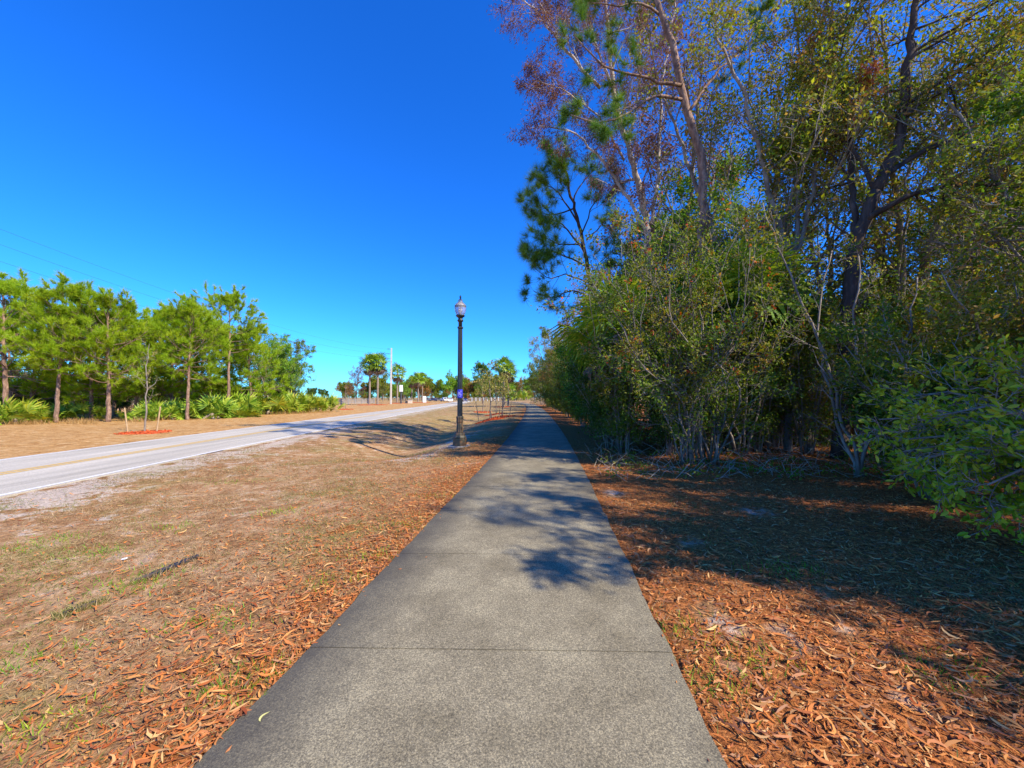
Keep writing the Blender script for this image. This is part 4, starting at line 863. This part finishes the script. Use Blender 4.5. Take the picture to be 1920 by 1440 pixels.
def sapling(loc, h, seed, label, leaf, rz=0, r0=.045, bark='bark_grey', per=3, size=(.05, .09), keep=.5, stakes=((-.85, -.1, 1.3), (.55, .1, 1.35)), sp=.9, cat='young tree', group=None):
    cfg = [dict(n=4, wander=.14, up=.12, kids=(4, 6), ang=(25, 50), ratio=(.35, .6), t0=.2, rr=.5), dict(n=3, wander=.2, up=.05, kids=(3, 4), ang=(25, 60), ratio=(.4, .7), t0=.2, sites=3, rr=.5)]
    t = Tree(seed, cfg); r = t.r
    p_, rad = t.limb([(0, 0, -.1), (.03, .02, h * .35), (-.02, 0, h * .7), (.05, .02, h)], r0, r0 * .25, 9, k=7)
    n = len(p_)
    for q in range(11):
        f = .38 + .6 * (q + r.random()) / 11; i_ = min(int(f * (n - 1)), n - 2); a = q * 2.4; t.grow(p_[i_], np.array([math.cos(a), math.sin(a), .8]), sp * r.uniform(.6, 1.1) * (1.2 - f * .5), rad[i_] * .5, 0)
    o = empty('young_tree', loc, rz, 1, label=label, cat=cat, group=group)
    Geo().geo(t.wood).geo(t.twigs, dmi=1).build('trunk', [M[bark], M['twig']], o, True); t.leaves(KITE, per, size, .05, keep=keep).build('crown', M[leaf], o)
    for sx, sy, sh in stakes: stake_mb(o, sx * .9, sy, sx * 1.15, sy * 1.2, sh)
    return o
loc = G(272, 812); loc[2] = float(gz(loc[0], loc[1]))
sapling(loc, 4.6, 301, 'thin pale sapling braced by two leaning stakes in front of the roadside pines', 'leaf_grey', keep=.7)
mulch_ring(loc, .95, 'ring of bright orange-red mulch around the pale sapling by the road', 1)
loc = onG(648, 58); sapling(loc, 4.2, 302, 'small bare sapling in a mulch ring past the end of the roadside stand', 'leaf_grey', keep=.15, stakes=((-.9, 0, 1.4), (.9, 0, 1.4)), sp=.6)
mulch_ring(loc, 1.1, 'mulch ring around the small bare sapling', 2)
# saplings right of the lamp
for k_, (px, Y_, h_, lab, lf, ke) in enumerate([(919, 31.5, 4.2, 'nearest staked young tree with grey-green leaves right of the street lamp', 'leaf_grey', 1.0), (941, 35, 3.4, 'shorter staked young tree just behind the nearest one', 'leaf_grey', .9), (930, 43, 4.0, 'third staked young tree along the path, half hidden', 'leaf_olive', 1.0), (905, 50, 4.2, 'farthest staked young tree, on the road side of the row', 'leaf_grey', 1.0)]):
    loc = onG(px, Y_); sapling(loc, h_, 310 + k_, lab, lf, r0=.06, bark='bark_grey', per=9, size=(.11, .22), keep=ke, stakes=((-1.0, -.2, 1.5), (.75, .1, 1.4)), sp=1.6)
    mulch_ring(loc, 1.1, ['red mulch around the nearest young tree by the lamp', 'red mulch around the shorter young tree', 'red mulch around the half hidden young tree', 'red mulch around the farthest young tree'][k_], 5 + k_)

# far palms
fp = [('d', 693, 92, 1.15, 0, 'left palm of the pair across the road, with a dense round crown', .95), ('d', 708, 92, 1.17, 2, 'right palm of the pair across the road, leaning on its neighbour', 1), ('b2', 745, 118, 1.30, 1, 'lone palm behind the concrete utility pole', 1),
      ('b2', 772, 140, 1.05, 2, 'small palm between the lone palm and the far cluster', 1), ('b2', 784, 135, 1.15, 0, 'left palm of the far cluster by the road', 1), ('d', 792, 140, 1.02, 4, 'right palm of the far cluster, with drooping yellow fronds', 1)]
for key, px, Y_, s_, rz, lab, q in fp:
    a_ = {'d': ((75, 8.6), dict(nf=40, fs=1.5, dead=22, nb=13, w=.06)), 'b2': ((76, 7.2), dict(nf=30, fs=1.5, dead=18, nb=13, w=.06))}[key]
    place_palm(key, a_, onG(px, Y_), rz, s_, label=lab, cat='palm tree')
    if key == 'd' and px < 700: mulch_ring(onG(700, 91.5), 3.2, 'wide mulch bed under the pair of palms across the road', 21)
mulch_ring(onG(745, 117), 2.5, 'mulch bed under the lone palm', 22); mulch_ring(onG(787, 134), 3.4, 'mulch bed under the far cluster of palms', 23); mulch_ring(onG(771, 138), 1.8, 'mulch bed under the small palm', 24)
place_palm('d', None, onG(945, 72), 1, .88, label='tall palm right of the lamp beside the far bend of the path', cat='palm tree')
place_palm('b2', None, onG(953, 78), 2, .95, label='second palm behind the tall palm at the bend of the path', cat='palm tree')
mulch_ring(onG(946, 73), 1.8, 'red mulch under the palms at the bend of the path', 25)

# far trees
place(T2p, onG(668, 150), 1, 1.1, M['leaf_purple'], name='bare_tree', label='purplish bare tree left of the pair of palms', cat='tree')
place(T3p, onG(655, 170), 2, .7, M['leaf_brown'], label='low brownish tree below the purplish bare tree', cat='tree')
place(T3p, onG(718, 160), 2, .85, M['leaf_olive'], label='olive tree behind the pair of palms', cat='tree')
place(T3p, onG(757, 165), 4, .85, M['leaf_bright'], label='green bush-like tree behind the lone palm', cat='tree')
place(PN1, onG(905, 110), 1, 1.0, M['needle_dark'], label='far pine seen behind the staked young trees', cat='pine tree')
place(T2p, onG(974, 215), 1, 1.0, M['leaf_brown'], label='reddish tree closing the view past the bend of the path', cat='tree')
place_palmetto(1, onG(968, 190), 1, 3.0, label='yellow-green palmetto at the bend of the path', cat='palmetto')
items = []
for q in range(96):
    px = ru.uniform(300, 640) if q % 3 == 0 else ru.uniform(640, 1010); Y_ = ru.uniform(230, 320); o_ = onG(px, Y_)
    if px < 640: items.append((F1, tuple(o_), ru.uniform(0, 6), ru.uniform(.5, .9), M['leaf_dark']))
    else: items.append(([F1, F2][q % 2], tuple(o_), ru.uniform(0, 6), ru.uniform(1.0, 1.6), M[['leaf_olive', 'leaf_green', 'leaf_bright', 'leaf_olive', 'leaf_green', 'leaf_brown', 'leaf_bright'][q % 7]]))
for q in range(70):
    o_ = onG(ru.uniform(640, 1010), ru.uniform(205, 228)); items.append((F2, tuple(o_), ru.uniform(0, 6), ru.uniform(.3, .55), M[['leaf_dark', 'leaf_olive', 'leaf_brown', 'leaf_green'][q % 4]]))
merged('distant_wood', items, label='distant line of green woodland along the horizon', cat='woodland', kind='stuff')

# ================================================================== street lamp
lp = G(862, 838); lamp = empty('street_lamp', lp, R(10), 1, label='dark green street lamp with frosted acorn globe on a fluted flared base', cat='street lamp')
lamp.scale = (1, 1, 1.05)
g = Geo(); lathe(g, [(.0, -.05), (.40, -.05), (.40, .05), (.0, .05)], 20); g.build('footing', M['wood_grey'], lamp)
g = Geo(); lathe(g, [(.24, .05), (.245, .28), (.22, .30), (.235, .33), (.185, .40), (.185, .44), (.15, .47), (.155, .50)], 8); 
lathe(g, [(.125, .50), (.105, .82), (.12, .84), (.125, .90), (.12, .94), (.13, .97), (.13, 1.02), (.105, 1.05)], 24, flute=.10); g.build('base', M['metal_base'], lamp)
g = Geo(); lathe(g, [(.094, 1.04), (.088, 2.4), (.078, 4.02), (.105, 4.05), (.105, 4.09), (.075, 4.11)], 32, flute=.09)
g.build('post', M['metal_post'], lamp)
g = Geo(); lathe(g, [(.068, 4.11), (.068, 4.26), (.10, 4.285), (.115, 4.31), (.10, 4.335), (.075, 4.36), (.08, 4.40), (.15, 4.455), (.17, 4.48), (.15, 4.50)], 20); g.build('collar', M['metal_post'], lamp, True)
g = Geo(); zz = [4.50, 4.56, 4.64, 4.72, 4.78, 4.81]; rr = [.13, .165, .19, .205, .208, .212]
lathe(g, list(zip(rr, zz)), 32, flute=.03); gl = g.build('globe', M['globe'], lamp)
g = Geo(); lathe(g, [(.214, 4.81), (.205, 4.835), (.15, 4.90), (.09, 4.95), (.07, 5.0), (.085, 5.02), (.05, 5.04)], 32); g.build('globe_cap', M['globe'], lamp)
g = Geo(); lathe(g, [(.03, 5.03), (.045, 5.06), (.02, 5.08), (.035, 5.11), (.035, 5.15), (.008, 5.19)], 14); g.build('finial', M['metal_post'], lamp, True)
g = Geo(); lathe(g, [(.035, 4.50), (.035, 4.60), (.06, 4.62), (.06, 4.74), (.0, 4.78)], 12); g.build('bulb', M['white_box'], lamp, True)
g = Geo(); lathe(g, [(.097, 1.66), (.097, 1.95)], 24); bnd = g.build('band', M['blue_band'], lamp)
g = Geo()
for (x0, z0, x1, z1) in [(-.05, 1.88, -.02, 1.76), (-.02, 1.76, .0, 1.86), (.0, 1.86, .035, 1.74), (-.06, 1.84, -.06, 1.72), (.02, 1.88, .06, 1.88), (.04, 1.80, .065, 1.74), (-.045, 1.72, .03, 1.71)]:
    pts = []
    for q in np.linspace(0, 1, 4):
        x_, z_ = x0 + (x1 - x0) * q, z0 + (z1 - z0) * q; pts.append((x_ - .01, -math.sqrt(.0985 ** 2 - x_ ** 2), z_))
    tube(g, pts, .0055, 5)
g.build('band_marks', M['lilac_mark'], bnd)

# ================================================================== utility pole with three wires
pb = onG(733, 104); ht = 15.2
up = empty('utility_pole', pb, 0, 1, label='tall pale concrete utility pole beyond the pair of palms', cat='utility pole')
g = Geo(); V = []; 
for z_, w in ((-.3, .21), (ht, .14)): V += [(-w, -w, z_), (w, -w, z_), (w, w, z_), (-w, w, z_)]
g.add(np.array(V), np.array([[0, 1, 5, 4], [1, 2, 6, 5], [2, 3, 7, 6], [3, 0, 4, 7], [4, 5, 6, 7]])); g.build('post', M['concrete_pole'], up)
att = []
for z_ in (14.9, 13.6, 12.3):
    g = Geo(); tube(g, [(-.2, -.1, z_), (-.9, -.1, z_ + .05)], [.05, .05], 6); tube(g, [(-.9, -.1, z_ - .15), (-.9, -.1, z_ + .2)], [.08, .06], 8); g.build('insulator', M['dark_grey'], up); att.append(pb + np.array([-.9, -.1, z_]))
far_px = [(-330, 300), (-330, 338), (-330, 380)]
for (fx, fy), a_, lab in zip(far_px, att, ('uppermost power line across the sky at left', 'middle power line across the sky at left', 'lowest power line across the sky at left')):
    e_ = P(fx, fy, 24.0); tt = np.linspace(0, 1, 40)[:, None]; pts = e_ * (1 - tt) + a_ * tt; pts[:, 2] -= 2.4 * 4 * .25 * (1 - (2 * tt[:, 0] - 1) ** 2)
    g = Geo(); tube(g, pts, .009, 4); g.build('power_line', M['dark_grey'], label=lab, cat='power line', group='power lines at left')

# ================================================================== small far things
o = onG(752, 112); sg = empty('cabinet_sign', o, 0, 1, label='white box sign on a grey post right of the lone palm', cat='sign')
g = Geo(); tube(g, [(0, 0, 0), (0, 0, 3.6)], [.22, .20], 8); g.build('post', M['dark_grey'], sg); g = Geo(); box(g, (0, -.1, 4.4), (1.0, .3, 1.9), bev=.06); g.build('panel', M['white_box'], sg)
o = onG(796, 128); sg = empty('sign', o, .2, 1, label='low white sign by the road below the far palm cluster', cat='sign')
g = Geo(); box(g, (0, 0, 1.2), (1.1, .12, 2.1), bev=.03); g.build('panel', M['white_box'], sg); g = Geo(); tube(g, [(-.4, .1, 0), (-.4, .1, 2)], [.05, .05], 6); tube(g, [(.4, .1, 0), (.4, .1, 2)], [.05, .05], 6); g.build('post', M['dark_grey'], sg)
o = onG(769, 118); ub = empty('utility_box', o, .1, 1, label='pale utility box on the verge left of the far palm cluster', cat='utility box')
g = Geo(); box(g, (0, 0, .45), (1.3, .8, .9), bev=.05); g.build('cabinet', M['stucco'], ub); g = Geo(); box(g, (0, 0, .93), (1.4, .9, .06), bev=.02); g.build('lid', M['white_box'], ub)
o = onG(762, 118); ub = empty('utility_box', o, .1, .8, label='dark utility box left of the pale one', cat='utility box')
g = Geo(); box(g, (0, 0, .45), (.8, .6, .9), bev=.05); g.build('cabinet', M['dark_grey'], ub); g = Geo(); box(g, (0, 0, .93), (.9, .7, .06), bev=.02); g.build('lid', M['dark_grey'], ub)
# boardwalk railing left of the palms
a_, b_ = onG(626, 98), onG(702, 112); br = empty('boardwalk_railing', a_, 0, 1, label='grey wooden boardwalk railing across the field past the roadside stand', cat='railing')
d = b_ - a_; L = np.linalg.norm(d[:2]); ang = math.atan2(d[1], d[0]); g = Geo()
for z_ in (.25, 1.35): box(g, (d[0] / 2, d[1] / 2, z_), (L, .12, .12), rz=ang)
g.build('rail', M['wood_grey'], br); g = Geo()
for q in np.linspace(0, 1, 60): box(g, (d[0] * q, d[1] * q + .1, .8), (.12, .04, 1.1), rz=ang)
g.build('balusters', M['wood_grey'], br)
for q in np.linspace(0, 1, 7):
    g = Geo(); box(g, (d[0] * q, d[1] * q - .12, .7), (.18, .18, 1.7), rz=ang); g.build('post', M['wood_grey'], br)
# far fence along the road end
a_, b_ = onG(885, 180), onG(935, 190); fc = empty('rail_fence', a_, 0, 1, label='low white-posted fence behind the staked young trees', cat='fence'); d = b_ - a_
g = Geo(); 
for z_ in (.6, 1.4): tube(g, [(0, 0, z_), (d[0], d[1], z_)], [.08, .08], 6)
g.build('rail', M['wood_grey'], fc)
for q in np.linspace(0, 1, 8): g = Geo(); box(g, (d[0] * q, d[1] * q - .15, .9), (.22, .22, 1.8)); g.build('post', M['white_box'], fc)
# house glimpsed behind the pines
o = onG(308, 95); hs_ = empty('house', o, .2, .8, label='pale house glimpsed between the trunks behind the roadside pines', cat='house')
g = Geo(); box(g, (0, 0, 1.3), (14, 8, 2.8)); g.build('wall', M['stucco'], hs_); g = Geo(); V = np.array([(-7.6, -4.6, 2.7), (7.6, -4.6, 2.7), (7.6, 4.6, 2.7), (-7.6, 4.6, 2.7), (-4, 0, 4.6), (4, 0, 4.6)], float); g.add(V, [np.array([[0, 1, 5, 4], [2, 3, 4, 5], [3, 2, 1, 0]]), np.array([[1, 2, 5], [3, 0, 4]])]); g.build('roof', M['roof'], hs_)
for x_ in (-4.5, -1.5, 1.5, 4.5): g = Geo(); box(g, (x_, -4.01, 1.5), (1.3, .08, 1.2)); g.build('window', M['car_glass'], hs_)

# cars at the far end of the road
def car(loc, rz, paint, label, truck=False):
    o = empty('pickup_truck' if truck else 'car', loc, rz, 1, label=label, cat='truck' if truck else 'car', group='vehicles at the far end of the road')
    W_ = .9; prof = [(-2.2, .35), (-2.25, .75), (-2.1, .95), (-1.35, 1.0), (-.9, 1.42), (.7, 1.48), (1.35, 1.05), (2.1, 1.0), (2.25, .7), (2.2, .35)] if not truck else [(-2.6, .45), (-2.65, 1.0), (-1.5, 1.1), (-1.0, 1.75), (.5, 1.8), (.65, 1.15), (2.6, 1.15), (2.6, .45)]
    n = len(prof); g = Geo(); V = []
    for s in (-1, 1):
        for x_, z_ in prof: V.append((s * (W_ if z_ < 1.2 else W_ * .78), x_, z_))
    fs = [np.array([[i, (i + 1) % n, n + (i + 1) % n, n + i] for i in range(n)]), np.array([list(range(n))[::-1]]), np.array([[n + i for i in range(n)]])]
    g.add(np.array(V), fs); g.build('body', paint, o)
    g = Geo(); ws = (-1.30, 1.04, -.93, 1.38) if not truck else (-1.45, 1.16, -1.04, 1.68)
    g.add(np.array([(-.72, ws[0] - .02, ws[1]), (.72, ws[0] - .02, ws[1]), (.62, ws[2] - .02, ws[3]), (-.62, ws[2] - .02, ws[3])]), np.array([[0, 1, 2, 3]])); g.build('windscreen', M['car_glass'], o)
    for s in (-1, 1):
        g = Geo(); zt = 1.40 if not truck else 1.7; y0, y1 = (-.85, .7) if not truck else (-.9, .4); g.add(np.array([(s * .93, y0 - .2, 1.06 + .1 * truck), (s * .93, y1 + .2, 1.06 + .1 * truck), (s * .73, y1, zt), (s * .73, y0, zt)]), np.array([[0, 1, 2, 3]])); g.build('side_window', M['car_glass'], o)
        for y_ in (-1.4, 1.4):
            g = Geo(); tube(g, [(s * .72, y_, .33), (s * .94, y_, .33)], [.33, .33], 14); w = g.build('wheel', M['tyre'], o); g = Geo(); tube(g, [(s * .93, y_, .33), (s * .96, y_, .33)], [.19, .19], 10); g.build('rim', M['car_grey'], w)
        g = Geo(); box(g, (s * .65, -2.24 if not truck else -2.64, .72), (.35, .06, .16)); g.build('headlight', M['white_box'], o)
    return o
car(onG(845, 150), .15, M['car_white'], 'white car approaching at the far end of the road left of the lamp')
car(onG(833, 172), .5, M['car_white'], 'white pickup truck behind the white car', True)
car(onG(872, 165), .2, M['car_blue'], 'dark blue car just right of the lamp post at the road end')
for k_, px in enumerate((800, 812, 822)):
    car(onG(px, 185), 1.5, M['car_grey'] if k_ != 1 else M['car_blue'], ['dark grey car parked leftmost past the road end', 'dark blue car parked between two grey cars', 'grey car parked nearest the white pickup truck'][k_])

# ================================================================== litter, grass and little things on the ground
def litter_leaves():
    r = np.random.default_rng(400); g = Geo(); 
    ts = [crescent_t(5, b, w) for b, w in ((.7, .07), (1.4, .065), (2.1, .06), (.25, .055))]
    def put(x, y, sz, flat=.22):
        kp = np.ones(len(x), bool)
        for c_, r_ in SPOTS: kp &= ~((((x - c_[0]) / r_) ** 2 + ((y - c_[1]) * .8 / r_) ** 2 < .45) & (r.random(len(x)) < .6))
        x, y, sz = x[kp], y[kp], sz[kp]; n = len(x); a = r.uniform(0, 6.28, n); tl = r.normal(0, flat, n); ax = np.stack([np.cos(a), np.sin(a), tl * .7], -1); upv = np.stack([r.normal(0, .45, n), r.normal(0, .45, n), np.ones(n)], -1)
        z = gz(x, y) + r.uniform(.006, .035, n); pos = np.stack([x, y, z], -1); w = r.integers(0, 4, n)
        for q in range(4): 
            k = w == q
            if k.any(): 
                T_, F_ = ts[q]; scatter(g, (T_[:, [0, 1, 2]], F_), pos[k], ax[k], sz[k], r, up=upv[k])
    # right of the path
    n = 42000; y = 1.0 + 13 * r.random(n) ** 1.35; x = path_c(y) + PHW + .02 + r.random(n) ** .9 * (2.0 + 1.2 * y); k = (r.random(n) < np.clip(1.15 - y / 20, .35, 1)); x, y = x[k], y[k]
    dens = .55 + .45 * np.sin(x * 2.1 + np.sin(y * 1.7)) * np.cos(y * 1.9); k = r.random(len(x)) < np.clip(dens + .45, .1, 1); x, y = x[k], y[k]; put(x, y, .035 + .10 * r.random(len(x)) ** 1.5)
    # left verge: thick by the path, thinning outwards
    n = 13000; y = 1.0 + 16 * r.random(n) ** 1.3; d_ = r.exponential(.6, n) + .01; x = path_c(y) - PHW - d_; k = r.random(n) < .75; put(x[k], y[k], .035 + .095 * r.random(k.sum()) ** 1.5)
    n = 4500; y = 1.0 + 13 * r.random(n) ** 1.2; x = path_c(y) - PHW - r.uniform(0, 7.5, n); k = np.abs(x - road_c(y)) > RHW + .3; put(x[k], y[k], .035 + .09 * r.random(k.sum()) ** 1.5)
    # broken bits and flat dead leaves between the curled ones
    n = 60000; y = .9 + 14 * r.random(n) ** 1.4; sd_ = r.random(n) < .6; x = np.where(sd_, path_c(y) + PHW + .01 + r.random(n) * (2 + 1.2 * y), path_c(y) - PHW - .01 - r.exponential(1.6, n)); k = np.abs(x - road_c(y)) > RHW + .1; x, y = x[k], y[k]; n = len(x)
    scatter(g, LEAFX, np.stack([x, y, gz(x, y) + r.uniform(.002, .02, n)], -1), np.stack([r.normal(size=n), r.normal(size=n), r.normal(0, .25, n)], -1), r.uniform(.012, .05, n), r, up=np.stack([r.normal(0, .4, n), r.normal(0, .4, n), np.ones(n)], -1))
    # a few blown on to the slabs near the edges
    n = 110; y = 1.5 + 14 * r.random(n); e_ = PHW - r.exponential(.06, n); x = path_c(y) + np.where(r.random(n) < .5, -e_, e_); a = r.uniform(0, 6.28, n)
    scatter(g, LEAFX, np.stack([x, y, np.full(n, .026)], -1), np.stack([np.cos(a), np.sin(a), 0 * a], -1), r.uniform(.015, .05, n), r, up=np.stack([0 * a, 0 * a, 1 + 0 * a], -1))
    return g.build('fallen_leaves', M['litter'], label='orange and brown crescent leaves littering the ground on both sides of the path', cat='fallen leaves', kind='stuff')
litter_leaves()
def grass():
    r = np.random.default_rng(410); g = Geo()
    n = 190000; y = .8 + 15 * r.random(n) ** 1.5; side_ = r.random(n) < .80
    x = np.where(side_, path_c(y) - PHW - .01 - r.random(n) * (3.0 + .8 * y), path_c(y) + PHW + .02 + r.random(n) * (1.5 + .6 * y)); k = np.abs(x - road_c(y)) > RHW + .15; x, y = x[k], y[k]
    c = np.sin(x * 1.7 + 2 * np.sin(y * .9)) + np.cos(y * 2.3 - x * .6) + .6 * np.sin(x * 5 + y * 3); k = r.random(len(x)) < np.clip(.55 + .35 * c, .06, 1); x, y = x[k], y[k]; n = len(x)
    pos = np.stack([x, y, gz(x, y)], -1); scatter(g, needle_t(.055), pos, np.stack([r.normal(0, .9, n), r.normal(0, .9, n), np.full(n, .8)], -1), r.uniform(.02, .06, n) * (1 + y * .04), r)
    return g.build('grass', M['straw'], label='short dry straw-coloured grass on the verge', cat='grass', kind='stuff')
grass()
def tufts_green():
    r = np.random.default_rng(411); g = Geo()
    C = [G(px, py) for px, py in ((280, 1080), (250, 1100), (60, 1235), (400, 1165), (180, 1035), (30, 1030), (110, 1010), (760, 985), (700, 1040), (640, 1090), (480, 1260), (430, 1300), (1240, 1180), (1300, 1290), (1480, 1070), (1180, 870), (960, 760), (330, 990), (520, 960), (420, 905), (1780, 1260), (1400, 1230), (820, 930), (70, 1370))]
    for c_ in C:
        n = 150; x = c_[0] + r.normal(0, .16, n) * (1 + .1 * c_[1]); y = c_[1] + r.normal(0, .08, n) * (1 + .1 * c_[1]); k = (np.abs(x - path_c(y)) > PHW + .02); x, y = x[k], y[k]; n = len(x)
        scatter(g, needle_t(.06), np.stack([x, y, gz(x, y)], -1), np.stack([r.normal(0, .6, n), r.normal(0, .6, n), np.ones(n)], -1), r.uniform(.03, .075, n), r)
    return g.build('grass', M['leaf_bright'], label='small tufts of fresh green grass among the dry verge', cat='grass', kind='stuff')
tufts_green()
# forest-floor seedlings and low twigs right
r = np.random.default_rng(412); g = Geo(); tw = Geo()
for q in range(70):
    px = r.uniform(1120, 1900); py = r.uniform(852, 905); c_ = G(px, py)
    n = 26; pos = c_ + r.normal(0, .14, (n, 3)) * np.array([1, 1, .5]) + np.array([0, 0, .14]); scatter(g, KITE, pos, r.normal(size=(n, 3)) + np.array([0, 0, .5]), r.uniform(.04, .09, n), r)
for q in range(520):
    px = r.uniform(1110, 1920); py = r.uniform(838, 900); c_ = G(px, py); a = r.uniform(0, 6.28); L = r.uniform(.25, .9); e = c_ + np.array([math.cos(a) * L, math.sin(a) * L, r.uniform(-.02, .45)]); m_ = (c_ + e) / 2 + r.normal(0, .05, 3) + np.array([0, 0, .05]); tube(tw, [c_ + np.array([0, 0, .01]), m_, e], [.006, .005, .003], 3, cap=False)
g.build('ground_cover', M['leaf_green'], label='low green seedlings along the edge of the wood', cat='ground cover', kind='stuff'); tw.build('fallen_twigs', M['twig'], label='tangle of fallen bare twigs along the edge of the wood', cat='twigs', kind='stuff')

def bury():
    r = np.random.default_rng(433); g = Geo(); n = 520; L = []
    for p0, p1 in (((250, 1095), (378, 1042)), ((112, 1158), (186, 1130))):
        a_, b_ = G(*p0), G(*p1); t = r.random(n)[:, None]; L.append(a_ + (b_ - a_) * t + r.normal(0, .045, (n, 3)) * np.array([1, 1, 0]))
    pos = np.concatenate(L); pos[:, 2] = gz(pos[:, 0], pos[:, 1]); n = len(pos)
    scatter(g, needle_t(.06), pos, np.stack([r.normal(0, .7, n), r.normal(0, .7, n), np.ones(n)], -1), r.uniform(.03, .085, n), r)
    g.build('grass', M['straw'], label='straw and green blades growing over the black edging strips', cat='grass', kind='stuff')
bury()
def single(px, py, size, mat, label, rz, bend=2.6, w=.07):
    c_ = G(px, py); c_[2] = .024; T_, F_ = crescent_t(9, bend, w); g = Geo(); V = T_ * size; V[:, 2] = np.abs(V[:, 2]) + .001; g.add(V, F_)
    o = g.build('fallen_leaf', mat, label=label, cat='leaf'); o.location = c_; o.rotation_euler = (0, 0, rz)
single(490, 1353, .085, leafmat('leaf_yellow', green=False, cols=[(.75, .68, .12)], trans=.2), 'single yellow crescent leaf on the left edge of the path', 3.0)
single(1137, 1082, .06, leafmat('leaf_orange', green=False, cols=[(.70, .42, .12)], trans=.2), 'small orange leaf lying on the right half of the path', .5, 1.2)
def edging(p0, p1, w, label):
    a_, b_ = G(*p0), G(*p1); n = 14; g = Geo(); r = np.random.default_rng(int(p0[0])); tt = np.linspace(0, 1, n); c_ = a_ + (b_ - a_) * tt[:, None]; nn = nrm(np.array([-(b_ - a_)[1], (b_ - a_)[0], 0])); V = []
    for i_ in range(n):
        z = float(gz(c_[i_, 0], c_[i_, 1])); ww = w * (.35 + .65 * math.sin(math.pi * (i_ + .6) / n)) + r.normal(0, .006)
        for s, zz in ((-1, .0), (-1, .028), (1, .032), (1, .0)): V.append(c_[i_] * np.array([1, 1, 0]) + nn * s * ww + np.array([0, 0, z + zz]))
    fs = [[4*i + j, 4*i + j + 1, 4*i + 5 + j, 4*i + 4 + j] for i in range(n - 1) for j in range(3)] + [[3, 2, 1, 0], [4*n-4, 4*n-3, 4*n-2, 4*n-1]]
    g.add(np.array(V), np.array(fs)).build('edging_strip', M['edging'], label=label, cat='edging')
edging((255, 1092), (372, 1045), .035, 'longer black edging strip half buried in the grass left of the path')
edging((118, 1155), (180, 1133), .02, 'shorter black edging strip nearer the left edge')
c_ = G(233, 1052); g = Geo(); box(g, (0, 0, .012), (.045, .035, .01), bev=.003); V = g.V[0]; V[:, 2] += .15 * V[:, 0]; o = g.build('paper_scrap', M['white_box'], label='tiny white scrap of paper on the verge left of the black edging strip', cat='litter'); o.location = c_ + np.array([0, 0, .015])
